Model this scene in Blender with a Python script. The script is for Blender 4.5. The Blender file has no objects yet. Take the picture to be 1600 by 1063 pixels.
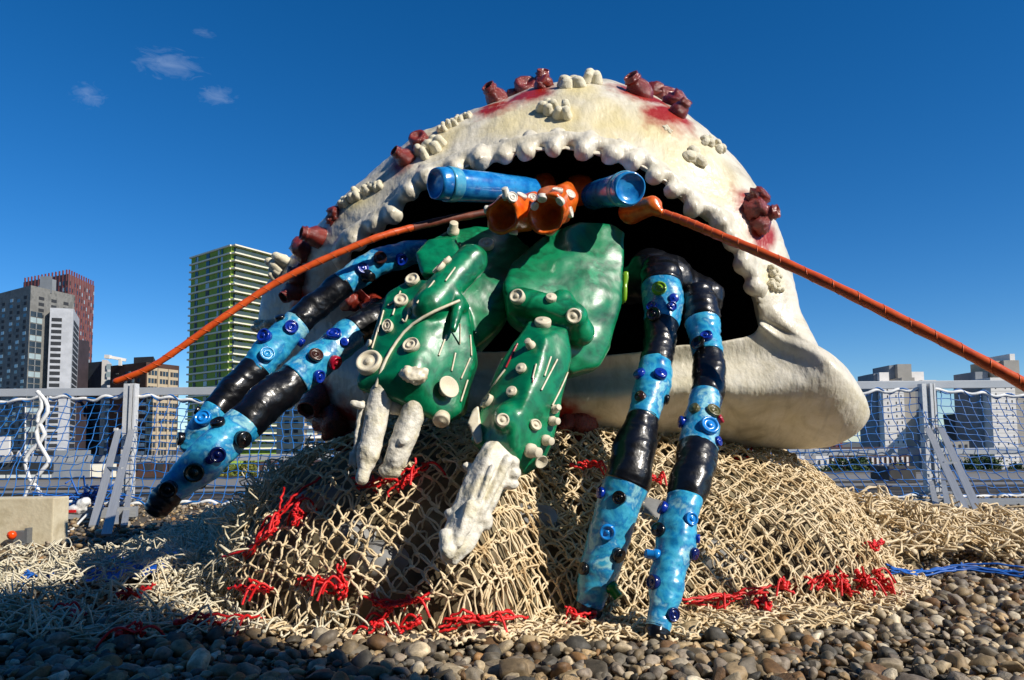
import bpy, bmesh, math, random
import numpy as np
from mathutils import Vector, Matrix, noise
from mathutils.bvhtree import BVHTree
random.seed(7); np.random.seed(7)
sc = bpy.context.scene
col = sc.collection
R = math.radians
# ------------------------------------------------------------------ camera
F = 1155.6; CAM = Vector((0, 0, 0.6))
PITCH = math.atan(90 / F); ROLL = R(0.5)
CM = Matrix.Rotation(math.pi / 2 + PITCH, 4, 'X') @ Matrix.Rotation(-ROLL, 4, 'Z')
cd = bpy.data.cameras.new('camera'); cam = bpy.data.objects.new('camera', cd); col.objects.link(cam)
cam.matrix_world = Matrix.Translation(CAM) @ CM
cd.sensor_width = 36; cd.lens = 26; cd.sensor_fit = 'HORIZONTAL'; cd.shift_y = 68.5 / 1600
cd.clip_start = 0.05; cd.clip_end = 9000
sc.camera = cam
# ------------------------------------------------------------------ light
SUN = Vector((0.67, -0.455, 0.585)).normalized()
world = bpy.data.worlds.new('World'); sc.world = world; world.use_nodes = True
wt = world.node_tree; wn = wt.nodes; wl = wt.links
bg = wn['Background']; sky = wn.new('ShaderNodeTexSky'); sky.sky_type = 'NISHITA'; sky.sun_disc = False
sky.sun_elevation = math.asin(SUN.z); sky.sun_rotation = math.atan2(SUN.x, SUN.y)
sky.air_density = 1.0; sky.dust_density = 0.0; sky.ozone_density = 6.0; sky.altitude = 1500
bg.inputs[1].default_value = 0.105
sl = bpy.data.lights.new('sun', 'SUN'); sl.energy = 5.0; sl.angle = R(0.53); sl.color = (1, 0.93, 0.82)
so = bpy.data.objects.new('sun', sl); col.objects.link(so); so.rotation_euler = SUN.to_track_quat('Z', 'Y').to_euler()
so.location = (6, -6, 8)
sc.view_settings.view_transform = 'Standard'; sc.view_settings.look = 'None'
sc.view_settings.exposure = 0.2; sc.view_settings.gamma = 1


def ray(px, py): return CM.to_3x3() @ Vector(((px - 800) / F, (600 - py) / F, -1))
def P(px, py, Y):
    d = ray(px, py); return CAM + d * (Y / d.y)
def G(px, py, z=0.0):
    d = ray(px, py); return CAM + d * ((z - CAM.z) / d.z)
def XY(px, Y):
    p = P(px, 690, Y); return Vector((p.x, p.y))
def ZT(px, py, Y): return P(px, py, Y).z

# three wisps of cloud in the sky, given by direction
def wcloud(px, py, wx, wy, prev, amt):
    d = ray(px, py).normalized(); t = d.cross(Vector((0, 0, 1))).normalized(); b = t.cross(d).normalized()
    geo = wn.new('ShaderNodeTexCoord')
    def dotn(v, s):
        m = wn.new('ShaderNodeVectorMath'); m.operation = 'DOT_PRODUCT'; wl.new(geo.outputs['Generated'], m.inputs[0]); m.inputs[1].default_value = v * s
        return m.outputs['Value']
    cx = wn.new('ShaderNodeCombineXYZ'); wl.new(dotn(t, F / wx), cx.inputs[0]); wl.new(dotn(b, F / wy), cx.inputs[1])
    ns = wn.new('ShaderNodeTexNoise'); ns.inputs['Scale'].default_value = 2.1; ns.inputs['Distortion'].default_value = 1.1; ns.inputs['Detail'].default_value = 7; ns.inputs['Roughness'].default_value = .62
    of = wn.new('ShaderNodeVectorMath'); of.operation = 'ADD'; wl.new(cx.outputs[0], of.inputs[0]); of.inputs[1].default_value = (px * .37, py * .21, 3)
    wl.new(of.outputs[0], ns.inputs['Vector'])
    ln = wn.new('ShaderNodeVectorMath'); ln.operation = 'LENGTH'; wl.new(cx.outputs[0], ln.inputs[0])
    mr = wn.new('ShaderNodeMapRange'); mr.inputs[1].default_value = 0; mr.inputs[2].default_value = 1.25; mr.inputs[3].default_value = .52; mr.inputs[4].default_value = -.25
    wl.new(ln.outputs['Value'], mr.inputs[0])
    ad = wn.new('ShaderNodeMath'); ad.operation = 'ADD'; wl.new(ns.outputs[0], ad.inputs[0]); wl.new(mr.outputs[0], ad.inputs[1])
    m2 = wn.new('ShaderNodeMapRange'); m2.inputs[1].default_value = .62; m2.inputs[2].default_value = 1.15; m2.inputs[3].default_value = 0; m2.inputs[4].default_value = amt
    wl.new(ad.outputs[0], m2.inputs[0])
    fr = wn.new('ShaderNodeMath'); fr.operation = 'MULTIPLY'; wl.new(m2.outputs[0], fr.inputs[0])
    gt = wn.new('ShaderNodeMath'); gt.operation = 'GREATER_THAN'; wl.new(dotn(d, 1), gt.inputs[0]); gt.inputs[1].default_value = .2
    wl.new(gt.outputs[0], fr.inputs[1])
    mx = wn.new('ShaderNodeMix'); mx.data_type = 'RGBA'; wl.new(fr.outputs[0], mx.inputs[0]); wl.new(prev, mx.inputs[6]); mx.inputs[7].default_value = (6.0, 7.0, 8.4, 1)
    return mx.outputs[2]
hs = wn.new('ShaderNodeHueSaturation'); hs.inputs['Saturation'].default_value = 1.26; hs.inputs['Hue'].default_value = .502; wl.new(sky.outputs[0], hs.inputs['Color'])
o_ = hs.outputs[0]
for a in ((265, 100, 62, 26, .2), (138, 148, 30, 22, .15), (340, 150, 38, 22, .18), (318, 52, 22, 9, .1)):
    o_ = wcloud(a[0], a[1], a[2], a[3], o_, a[4])
wl.new(o_, bg.inputs[0])

# ------------------------------------------------------------------ helpers
def lin(h):
    if isinstance(h, str):
        c = [int(h[i:i + 2], 16) / 255 for i in (0, 2, 4)]
        return tuple(((x + .055) / 1.055) ** 2.4 if x > .04 else x / 12.92 for x in c) + (1,)
    return tuple(h) + (1,) if len(h) == 3 else tuple(h)

def mat(name, cols, scale=4, rough=.5, coat=0, bump=0, bscale=20, metal=0, detail=6, stretch=(1, 1, 1), contrast=(.3, .7), spec=.5, rnd=0, bdist=.02, distort=0, rvar=0):
    m = bpy.data.materials.new(name); m.use_nodes = True; nt = m.node_tree; n = nt.nodes; l = nt.links
    b = n['Principled BSDF']; b.inputs['Roughness'].default_value = rough; b.inputs['Metallic'].default_value = metal
    b.inputs['Coat Weight'].default_value = coat; b.inputs['Coat Roughness'].default_value = .12; b.inputs['Specular IOR Level'].default_value = spec
    tc = n.new('ShaderNodeTexCoord'); mp = n.new('ShaderNodeMapping'); mp.inputs['Scale'].default_value = stretch
    l.new(tc.outputs['Object'], mp.inputs[0])
    if not isinstance(cols, list): cols = [cols]
    cols = [lin(c) for c in cols]
    if rnd:
        oi = n.new('ShaderNodeObjectInfo'); vm = n.new('ShaderNodeVectorMath'); vm.operation = 'ADD'
        sc_ = n.new('ShaderNodeMath'); sc_.operation = 'MULTIPLY'; sc_.inputs[1].default_value = 31; l.new(oi.outputs['Random'], sc_.inputs[0])
        l.new(mp.outputs[0], vm.inputs[0]); l.new(sc_.outputs[0], vm.inputs[1]); src = vm.outputs[0]
    else: src = mp.outputs[0]
    if len(cols) > 1:
        ns = n.new('ShaderNodeTexNoise'); ns.inputs['Scale'].default_value = scale; ns.inputs['Detail'].default_value = detail; ns.inputs['Roughness'].default_value = .6; ns.inputs['Distortion'].default_value = distort
        l.new(src, ns.inputs['Vector']); rp = n.new('ShaderNodeValToRGB'); el = rp.color_ramp.elements
        while len(el) < len(cols): el.new(.5)
        for i, c in enumerate(cols):
            el[i].position = contrast[0] + (contrast[1] - contrast[0]) * i / (len(cols) - 1); el[i].color = c
        l.new(ns.outputs[0], rp.inputs[0]); l.new(rp.outputs[0], b.inputs['Base Color'])
        m['ramp'] = 1
        if rvar:
            r2 = n.new('ShaderNodeMapRange'); r2.inputs[1].default_value = .3; r2.inputs[2].default_value = .7; r2.inputs[3].default_value = max(0.03, rough - rvar); r2.inputs[4].default_value = rough + rvar
            l.new(ns.outputs[0], r2.inputs[0]); l.new(r2.outputs[0], b.inputs['Roughness'])
    else: b.inputs['Base Color'].default_value = cols[0]
    if bump:
        nb = n.new('ShaderNodeTexNoise'); nb.inputs['Scale'].default_value = bscale; nb.inputs['Detail'].default_value = 5; l.new(src, nb.inputs['Vector'])
        bp = n.new('ShaderNodeBump'); bp.inputs['Strength'].default_value = bump; bp.inputs['Distance'].default_value = bdist
        l.new(nb.outputs[0], bp.inputs['Height']); l.new(bp.outputs[0], b.inputs['Normal'])
        if coat: l.new(bp.outputs[0], b.inputs['Coat Normal'])
    return m

def tag(o, label=None, cat=None, group=None, kind=None):
    for k, v in (('label', label), ('category', cat), ('group', group), ('kind', kind)):
        if v: o[k] = v
    return o
def empty(name, loc):
    o = bpy.data.objects.new(name, None); col.objects.link(o); o.location = loc; o.empty_display_size = .1
    return o
def attach(o, parent):
    if parent is not None:
        o.parent = parent
        if parent.type == 'EMPTY': o.matrix_parent_inverse = Matrix.Translation(-Vector(parent.location))
def npmesh(name, V, Q, smooth=True):
    """V (n,3) Q (m,k) with constant k"""
    V = np.asarray(V, dtype=np.float32); Q = np.asarray(Q, dtype=np.int32); k = Q.shape[1]
    me = bpy.data.meshes.new(name); me.vertices.add(len(V)); me.vertices.foreach_set('co', V.ravel())
    me.loops.add(Q.size); me.loops.foreach_set('vertex_index', Q.ravel())
    me.polygons.add(len(Q)); me.polygons.foreach_set('loop_start', np.arange(0, Q.size, k, dtype=np.int32))
    me.update(calc_edges=True)
    me.polygons.foreach_set('use_smooth', np.full(len(Q), smooth))
    me.validate(); return me
def obj(name, me, m, parent=None, mw=None):
    o = bpy.data.objects.new(name, me); col.objects.link(o)
    if m is not None and not me.materials: me.materials.append(m)
    attach(o, parent)
    if mw is not None: o.matrix_basis = mw
    return o
def pymesh(name, V, Fc, smooth=False):
    me = bpy.data.meshes.new(name); me.from_pydata([tuple(v) for v in V], [], Fc); me.update()
    if smooth: me.polygons.foreach_set('use_smooth', [True] * len(me.polygons))
    return me
_ub = None
def unitbox():
    global _ub
    if _ub is None:
        b = bmesh.new(); bmesh.ops.create_cube(b, size=1); _ub = bpy.data.meshes.new('box'); b.to_mesh(_ub); b.free()
    return _ub
_bxm = {}
def box(name, m, parent, c, s, ax=None, bev=0):
    """box of size s at c; ax = rotation 3x3. The mesh is shared per material."""
    if bev:
        b = bmesh.new(); bmesh.ops.create_cube(b, size=1); bmesh.ops.scale(b, vec=s, verts=b.verts)
        bmesh.ops.bevel(b, geom=b.edges[:], offset=bev, segments=2, affect='EDGES', profile=.7)
        me = bpy.data.meshes.new(name); b.to_mesh(me); b.free(); sm = Matrix.Identity(4)
    else:
        if m.name not in _bxm:
            me = unitbox().copy(); me.materials.append(m); _bxm[m.name] = me
        me = _bxm[m.name]; sm = Matrix.Diagonal((s[0], s[1], s[2], 1))
    r = ax.to_4x4() if ax is not None else Matrix.Identity(4)
    return obj(name, me, m, parent, Matrix.Translation(Vector(c)) @ r @ sm)
def beam(name, m, parent, a, b, w, d=None):
    a = Vector(a); b = Vector(b); z = (b - a).normalized(); x = z.cross(Vector((0, 0, 1)))
    x = Vector((1, 0, 0)) if x.length < .05 else x.normalized()
    y = z.cross(x)
    return box(name, m, parent, (a + b) / 2, (w, d or w, (b - a).length), Matrix((x, y, z)).transposed())

def tubes(Pn, rad, sides=5, capped=False):
    """Pn (n,M,3) polylines -> verts, quads"""
    Pn = np.asarray(Pn, dtype=np.float64); n, M, _ = Pn.shape
    T = np.gradient(Pn, axis=1); T /= np.linalg.norm(T, axis=2, keepdims=True) + 1e-9
    ref = np.tile(np.array([.31, .47, .83]), (n, M, 1)); U = np.cross(T, ref); U /= np.linalg.norm(U, axis=2, keepdims=True) + 1e-9
    W = np.cross(T, U); a = np.arange(sides) * 2 * math.pi / sides
    rad = np.broadcast_to(np.asarray(rad, dtype=np.float64), (n, M)) if not np.isscalar(rad) else np.full((n, M), rad)
    V = Pn[:, :, None, :] + rad[:, :, None, None] * (np.cos(a)[None, None, :, None] * U[:, :, None, :] + np.sin(a)[None, None, :, None] * W[:, :, None, :])
    idx = np.arange(n * M * sides).reshape(n, M, sides); nx = np.roll(idx, -1, axis=2)
    Q = np.stack([idx[:, :-1], nx[:, :-1], nx[:, 1:], idx[:, 1:]], axis=-1).reshape(-1, 4)
    return V.reshape(-1, 3), Q
def joinVQ(parts):
    off = 0; Vs = []; Qs = []
    for V, Q in parts:
        Vs.append(V); Qs.append(np.asarray(Q) + off); off += len(V)
    return np.concatenate(Vs), np.concatenate(Qs)
def crom(pts, n, closed=False):
    """Catmull-Rom through rows of pts, n samples"""
    p = np.asarray(pts, dtype=np.float64); k = len(p)
    t = np.linspace(0, k if closed else k - 1, n, endpoint=not closed); i = np.floor(t).astype(int)
    if not closed: i = np.minimum(i, k - 2)
    f = (t - i).reshape((-1,) + (1,) * (p.ndim - 1))
    g = (lambda j: p[j % k]) if closed else (lambda j: p[np.clip(j, 0, k - 1)])
    a, b, c, d = g(i - 1), g(i), g(i + 1), g(i + 2)
    return .5 * (2 * b + (c - a) * f + (2 * a - 5 * b + 4 * c - d) * f ** 2 + (3 * b - a - 3 * c + d) * f ** 3)
def fbm(v, f, o=3):
    return noise.fractal(Vector(v) * f, 1.0, 2.0, o)
def bvh_of(meshes):
    V = []; Fc = []; off = 0
    for me in meshes:
        V += [v.co.copy() for v in me.vertices]; Fc += [[i + off for i in p.vertices] for p in me.polygons]; off = len(V)
    return BVHTree.FromPolygons(V, Fc)
def hit(b, px, py, Y):
    d = ray(px, py).normalized(); h = b.ray_cast(CAM, d)
    if h[0] is not None: return h[0], (h[1] if h[1].dot(d) < 0 else -h[1])
    p = P(px, py, Y); h = b.find_nearest(p); n = (p - h[0])
    nn = h[1] if h[1].length else -d
    n = n.normalized() if n.length > .004 else nn
    return h[0], n
def lathe(prof, seg=24, name='lathe', crumple=0, seed=0):
    """prof [(r,z)] about Z"""
    pr = np.array(prof, dtype=float); a = np.arange(seg) * 2 * math.pi / seg
    V = np.stack([pr[:, 0, None] * np.cos(a), pr[:, 0, None] * np.sin(a), np.repeat(pr[:, 1, None], seg, 1)], -1)
    if crumple:
        for i in range(V.shape[0]):
            for j in range(seg):
                v = V[i, j]; k = 1 + crumple * (fbm((v[0] * 1.4 + seed * 7, v[1] * 1.4, v[2] * 1.4), 1.3, 3))
                V[i, j, :2] *= k; V[i, j, 2] += crumple * .4 * fbm((v[0] + seed * 3, v[1] + 9, v[2]), 1.5, 2)
    idx = np.arange(len(pr) * seg).reshape(len(pr), seg); nx = np.roll(idx, -1, 1)
    Q = np.stack([idx[:-1], nx[:-1], nx[1:], idx[1:]], -1).reshape(-1, 4)
    return npmesh(name, V.reshape(-1, 3), Q)
def frame(p, n, scale, spin=0.0):
    q = Vector(n).normalized().to_track_quat('Z', 'Y')
    s = scale if hasattr(scale, '__len__') else (scale,) * 3
    return Matrix.Translation(p) @ q.to_matrix().to_4x4() @ Matrix.Rotation(spin, 4, 'Z') @ Matrix.Diagonal((s[0], s[1], s[2], 1))
_sph = None
def sphpts(c, r):
    global _sph
    if _sph is None:
        b = bmesh.new(); bmesh.ops.create_icosphere(b, subdivisions=2, radius=1); _sph = [v.co.copy() for v in b.verts]; b.free()
    s = r if hasattr(r, '__len__') else (r, r, r)
    return [Vector(c) + Vector((v.x * s[0], v.y * s[1], v.z * s[2])) for v in _sph]
def cap2(p, q, r1, r2): return sphpts(p, r1) + sphpts(q, r2)
def blob(name, hulls, voxel, it, disp=(), post=None):
    """union of convex hulls, voxel-remeshed, smoothed and dented"""
    b = bmesh.new()
    for h in hulls:
        vs = [b.verts.new(p) for p in h]
        r = bmesh.ops.convex_hull(b, input=vs)
        bmesh.ops.delete(b, geom=[v for v in r['geom_interior'] if isinstance(v, bmesh.types.BMVert)], context='VERTS')
        lo = [v for v in vs if v.is_valid and not v.link_faces]
        if lo: bmesh.ops.delete(b, geom=lo, context='VERTS')
    me = bpy.data.meshes.new('tmp'); b.to_mesh(me); b.free()
    o = bpy.data.objects.new('tmp', me); col.objects.link(o)
    m = o.modifiers.new('r', 'REMESH'); m.mode = 'VOXEL'; m.voxel_size = voxel; m.use_smooth_shade = True
    m = o.modifiers.new('s', 'SMOOTH'); m.factor = .5; m.iterations = it
    dg = bpy.context.evaluated_depsgraph_get(); out = bpy.data.meshes.new_from_object(o.evaluated_get(dg)); out.name = name
    bpy.data.objects.remove(o); bpy.data.meshes.remove(me)
    ns = [v.normal.copy() for v in out.vertices]
    for v, nn in zip(out.vertices, ns):
        d = 0
        for amp, f, oc in disp: d += amp * fbm(v.co, f, oc)
        v.co += nn * d
    if post: post(out)
    out.polygons.foreach_set('use_smooth', [True] * len(out.polygons)); out.update()
    return out

# ------------------------------------------------------------------ materials
M = {}
M['gravelbase'] = mat('gravel_base', ['3a352c', '5a5144', '2b2822'], 30, .9)
M['slab'] = mat('roof_concrete', ['77756e', '8d8a82'], 3, .85)
M['membrane'] = mat('grey_roof_membrane', ['6d6b66', '7b7873', '605e5a'], .8, .8, contrast=(.35, .65))
M['black'] = mat('black_tape', ['05060a', '0b0d14'], 8, .33, coat=.3, bump=.6, bscale=13, bdist=.012, spec=.4)
M['bluepaint'] = mat('blue_paint', ['0a5f9c', '1787bd', '3fa9cb', '1077b2', '8fc6cf', '2a93bd'], 13, .33, coat=.35, bump=.5, bscale=14, bdist=.008, contrast=(.3, .72), distort=.35, rnd=1)
M['bluetop'] = mat('eye_blue_paint', ['0756a0', '0f72bd', '2a8fd0', '0a5fae'], 16, .24, coat=.5, bump=.3, bscale=14, bdist=.008)
M['bluepale'] = mat('eye_pale_band', ['5fb0cc', '3d97bf', '86c4d2'], 18, .3, coat=.4)
M['green'] = mat('green_varnish', ['003b24', '006340', '007f52', '005a39', '0a9060', '006c45'], 6, .36, coat=.3, bump=.35, bscale=9, bdist=.01, contrast=(.28, .74), distort=.5)
M['white'] = mat('white_paint', ['8f8672', 'cbc5b6', 'd9d5c9', 'cfc7ae'], 12, .55, bump=1.0, bscale=22, bdist=.014, contrast=(.25, .6))
M['cream'] = mat('cream_plastic', ['b7a888', 'd9cfb6', 'e6dfcb'], 30, .42, bump=.3, bscale=40, bdist=.004, rnd=1)
M['barn'] = mat('barnacle_paint', ['d8c894', 'ebe3c8', 'f2eee0'], 14, .45, bump=.6, bscale=30, bdist=.008, rnd=1)
M['red'] = mat('red_brown_bottle', ['52110a', '772317', '943626', '621a11'], 14, .24, coat=.6, bump=.5, bscale=18, bdist=.012, rnd=1)
M['orange'] = mat('orange_paint', ['b83c08', 'd9560f', 'e8701e', 'c9480a'], 18, .3, coat=.5, bump=.5, bscale=25, bdist=.008)
M['orangepole'] = mat('orange_tape', ['b53d10', 'd4561a', 'c24712'], 20, .42, coat=.15, bump=.4, bscale=30, bdist=.004)
M['brownpole'] = mat('dark_brown_antenna_root', ['4a1c0e', '6b2c18', '8a5a44'], 14, .6, bump=.4, bscale=30, bdist=.006)  # darker brown for the root end of each antenna
M['seam'] = mat('tape_seam', 'd0602a', rough=.35)
M['hole'] = mat('mouth_shade_black', '0a0403', rough=.7)
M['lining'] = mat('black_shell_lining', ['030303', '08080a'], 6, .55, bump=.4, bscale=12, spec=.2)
M['rope'] = mat('hemp_rope', ['b2966e', 'd3bd96', 'e2d0b0', 'c4ab82'], 9, .85, bump=.6, bscale=160, bdist=.003, spec=.2)
M['ropegrey'] = mat('pale_net_cord', ['b1a588', 'd2c8ad', 'ded6bf', 'bcb093'], 9, .85, bump=.6, bscale=160, bdist=.003, spec=.2)
M['redrope'] = mat('red_rope', ['b00d12', 'd81a1c', 'c2121a'], 20, .5, bump=.5, bscale=200, bdist=.003)
M['bluerope'] = mat('blue_rope', ['0a4a9c', '1363bb'], 20, .5)
M['tarp'] = mat('blue_tarp', ['0a3fa0', '1556c4', '0c48ae'], 6, .42, bump=.5, bscale=9, bdist=.03)
M['filler'] = mat('shade_brown_filling', ['3d3424', '5d5039', '7f755c', '4a402c'], 3.2, .8, bump=.5, bscale=10, bdist=.03, contrast=(.36, .66))  # browns darkened to look like shade between the net cords
M['sack'] = mat('pale_grey_float', ['5d5d5c', '8a8b8b', '4a4a49'], 4, .6)
M['netblue'] = mat('blue_net_cord', ['06559c', '0b6cb4'], 30, .5)
M['whiterope'] = mat('white_rope', ['cfcfcb', 'e6e6e3'], 30, .6, bump=.4, bscale=120, bdist=.004)
M['alu'] = mat('aluminium', ['c3c4c4', 'd6d6d4', 'b4b5b5'], 5, .4, metal=.12, stretch=(1, 1, 8))
M['galv'] = mat('galvanised_steel', ['8d9093', 'a3a6a8'], 8, .45, metal=.2)
M['railpaint'] = mat('rail_grey', ['a4a8ac', 'b4b8bb'], 2, .4, metal=.1)
M['conc'] = mat('pale_concrete', ['bfb295', 'cfc4a8', 'b3a688'], 9, .85, bump=.4, bscale=40, bdist=.006)
M['dkplastic'] = mat('grey_plastic', ['55585c', '6a6d70'], 9, .5)
M['capwhite'] = mat('white_cap_plastic', ['cfcabd', 'e2ded4'], 1.5, .4)
M['lampor'] = mat('orange_lens', 'f04a0a', rough=.25)
for k, c, r in (('capblue', '0b2f9c', .22), ('capnavy', '071a5e', .22), ('capazure', '1a86dc', .22), ('capblack', '0c0d10', .25), ('capbrown', '3a1c12', .3), ('capgreen', '0c7a2f', .25),
                ('capteal', '0d4f4a', .3), ('caplime', '7fae1f', .3), ('capred', 'a3122e', .25), ('capolive', '5d5a33', .35), ('capring', '2f95cf', .25), ('capdkgreen', '0a2a22', .25)):
    c = lin(c); M[k] = mat(k, [tuple(x * .82 for x in c[:3]), c[:3]], 20, r, coat=.25, rnd=1)

# shell paint by colour attribute: red and yellow stains (R, G), grey left flank (B)
def shell_mat():
    m = mat('shell_paint', ['b0a893', 'cfc8b4', 'dcd6c6', 'c5bda7'], 5, .42, coat=.15, bump=.45, bscale=24, bdist=.012, contrast=(.28, .7), distort=1.2)
    nt = m.node_tree; n = nt.nodes; l = nt.links; b = n['Principled BSDF']; base = b.inputs['Base Color'].links[0].from_socket
    at = n.new('ShaderNodeVertexColor'); at.layer_name = 'stain_tone'; sp = n.new('ShaderNodeSeparateColor'); l.new(at.outputs[0], sp.inputs[0])
    tc = n.new('ShaderNodeTexCoord')
    def layer(base, ch, c, sc_, lo, hi, mx=1.0):
        ns = n.new('ShaderNodeTexNoise'); ns.inputs['Scale'].default_value = sc_; ns.inputs['Detail'].default_value = 6; l.new(tc.outputs['Object'], ns.inputs['Vector'])
        ad = n.new('ShaderNodeMath'); ad.operation = 'MULTIPLY_ADD'; l.new(ns.outputs[0], ad.inputs[0]); ad.inputs[1].default_value = 1.0; l.new(sp.outputs[ch], ad.inputs[2])
        mr = n.new('ShaderNodeMapRange'); mr.inputs[1].default_value = lo; mr.inputs[2].default_value = hi; mr.inputs[4].default_value = mx; l.new(ad.outputs[0], mr.inputs[0])
        mx_ = n.new('ShaderNodeMix'); mx_.data_type = 'RGBA'; l.new(mr.outputs[0], mx_.inputs[0]); l.new(base, mx_.inputs[6]); mx_.inputs[7].default_value = lin(c)
        return mx_.outputs[2]
    st = n.new('ShaderNodeTexNoise'); st.inputs['Scale'].default_value = 26; st.inputs['Detail'].default_value = 8; st.inputs['Roughness'].default_value = .7; mp_ = n.new('ShaderNodeMapping'); mp_.inputs['Scale'].default_value = (1, .25, .22); mp_.inputs['Rotation'].default_value = (.3, .4, 0); l.new(tc.outputs['Object'], mp_.inputs[0]); l.new(mp_.outputs[0], st.inputs['Vector'])
    sr = n.new('ShaderNodeMapRange'); sr.inputs[1].default_value = .5; sr.inputs[2].default_value = .72; sr.inputs[4].default_value = .5; l.new(st.outputs[0], sr.inputs[0]); sm_ = n.new('ShaderNodeMix'); sm_.data_type = 'RGBA'; l.new(sr.outputs[0], sm_.inputs[0]); l.new(base, sm_.inputs[6]); sm_.inputs[7].default_value = lin('a59d89'); base = sm_.outputs[2]
    base = layer(base, 2, '8b867a', 7, .85, 1.5, .75)
    base = layer(base, 1, 'd9c88a', 7, .82, 1.6, .75)
    base = layer(base, 0, '9a1c0a', 14, .8, 1.3, 1.0)
    l.new(base, b.inputs['Base Color'])
    # long brushed relief
    wv = n.new('ShaderNodeTexNoise'); wv.inputs['Scale'].default_value = 60; wv.inputs['Detail'].default_value = 3; mp = n.new('ShaderNodeMapping'); mp.inputs['Scale'].default_value = (1, .3, .35); mp.inputs['Rotation'].default_value = (0, .5, 0)
    l.new(tc.outputs['Object'], mp.inputs[0]); l.new(mp.outputs[0], wv.inputs['Vector'])
    bp = n.new('ShaderNodeBump'); bp.inputs['Strength'].default_value = .5; bp.inputs['Distance'].default_value = .006; l.new(wv.outputs[0], bp.inputs['Height'])
    old = b.inputs['Normal'].links[0].from_node; l.new(bp.outputs[0], old.inputs['Normal'])
    return m
M['shell'] = shell_mat()

# ================================================================== SETTING
def plane(name, x0, x1, y0, y1, z, m):
    return tag(obj(name, pymesh(name, [(x0, y0, z), (x1, y0, z), (x1, y1, z), (x0, y1, z)], [(0, 1, 2, 3)]), m), kind='structure')
M['city'] = mat('city_ground_asphalt', ['4a4a48', '5c5b57', '3f4a38'], .02, .9)
plane('city_ground', -4000, 4000, -300, 4000, -18, M['city'])
o = box('roof_slab', M['slab'], None, (0, -1.0, -.33), (60, 20.4, .6)); tag(o, kind='structure')

M['render'] = mat('grey_render', ['7c7a76', '8b8985'], 2, .85, bump=.3, bscale=30)
sh = empty('added_shadow_block', (-2, -2.5, 0)); tag(sh, 'added unseen block behind the viewer that casts the lower left shadow', 'building')
box('wall', M['render'], sh, (-2.45, -2.6, 2.4), (13.1, 3.2, 4.8), bev=.02); box('roof_edge', M['slab'], sh, (-2.45, -2.6, 4.84), (13.16, 3.26, .08)); box('door', M['slab'], sh, (1.4, -.985, 1.05), (.95, .05, 2.1))  # unseen block added to cast the lower left shadow; door and edge invented

# ------------------------------------------------------------------ mound height
MX, MY, RX, RYF, RYB, MH, RYM = .10, 3.65, 1.58, 1.14, 1.25, .72, 1.41
def H(x, y):
    k = min(1.0, max(0.0, (x + .16) / .32)); k = k * k * (3 - 2 * k); k2 = min(1.0, max(0.0, (x - .6) / .7)); k *= 1 - .4 * k2 * k2 * (3 - 2 * k2); ryf = 1.33 + (RYF - 1.33) * k
    dx = (x - MX) / (RX if x > MX else 1.33); dy = (y - MY) / (ryf if y < MY else RYB); r2 = (abs(dx) ** (3 - k) + abs(dy) ** (3 - k)) if y < MY else dx * dx + dy * dy; z = 0.0
    if r2 < 1:
        fr = max(0.0, -dy) / (math.hypot(dx, dy) + 1e-6)
        z = MH * (1 - r2) ** (.5 + .42 * k * fr)
    # low heaps of net left and right
    l = math.exp(-((x + 2.2) / .9) ** 4 - ((y - 5.3) / .7) ** 2) * .08 + math.exp(-((x + 1.7) / .7) ** 2 - ((y - 3.2) / .6) ** 2) * .07
    r = math.exp(-((y - 4.15) / .55) ** 2) * (.17 * math.exp(-((x - 1.85) / .42) ** 2) + .075 * math.exp(-((x - 2.6) / 1.0) ** 4))
    return max(z, l + r)
def Hn(x, y):
    return H(x, y) + (.035 * fbm((x, y, 0), 2.2, 2) if H(x, y) > .03 else 0)

gravel = plane('roof_gravel', -16, 16, -9, 9.15, -.022, M['gravelbase'])
# ---- pebbles
STONES = ['8c8578', '6e675b', '5a554c', '9b8a6c', '7d6f58', 'a99c84', '4a4843', '857b70', 'b9ac94', '6b5238', '8d7c62', '93897c', 'a58f6c', 'cfc6b2', '8a6a45', '6e655a', 'b09a78']
SL = np.array([lin(s)[:3] for s in STONES]) * np.array((.9, .85, .77))
def pebble_variant(sub, seed):
    b = bmesh.new(); bmesh.ops.create_icosphere(b, subdivisions=sub, radius=1); rs = random.Random(seed)
    s = (1, rs.uniform(.62, .9), rs.uniform(.42, .68)); off = Vector((seed * 3.7, seed * 1.3, 0))
    cuts = [(Vector((rs.gauss(0, 1), rs.gauss(0, 1), rs.gauss(0, .7))).normalized(), rs.uniform(.5, .82)) for _ in range(9)]
    for v in b.verts:
        d = 1 + .28 * noise.noise(v.co * .9 + off) + .1 * noise.noise(v.co * 2.3 + off); p = v.co * d
        for n_, k in cuts:
            t = p.dot(n_)
            if t > k: p -= n_ * (t - k) * .93
        v.co = Vector((p.x * s[0], p.y * s[1], p.z * s[2]))
    V = np.array([v.co for v in b.verts]); Q = np.array([[v.index for v in f.verts] for f in b.faces]); b.free()
    return V, Q
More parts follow.
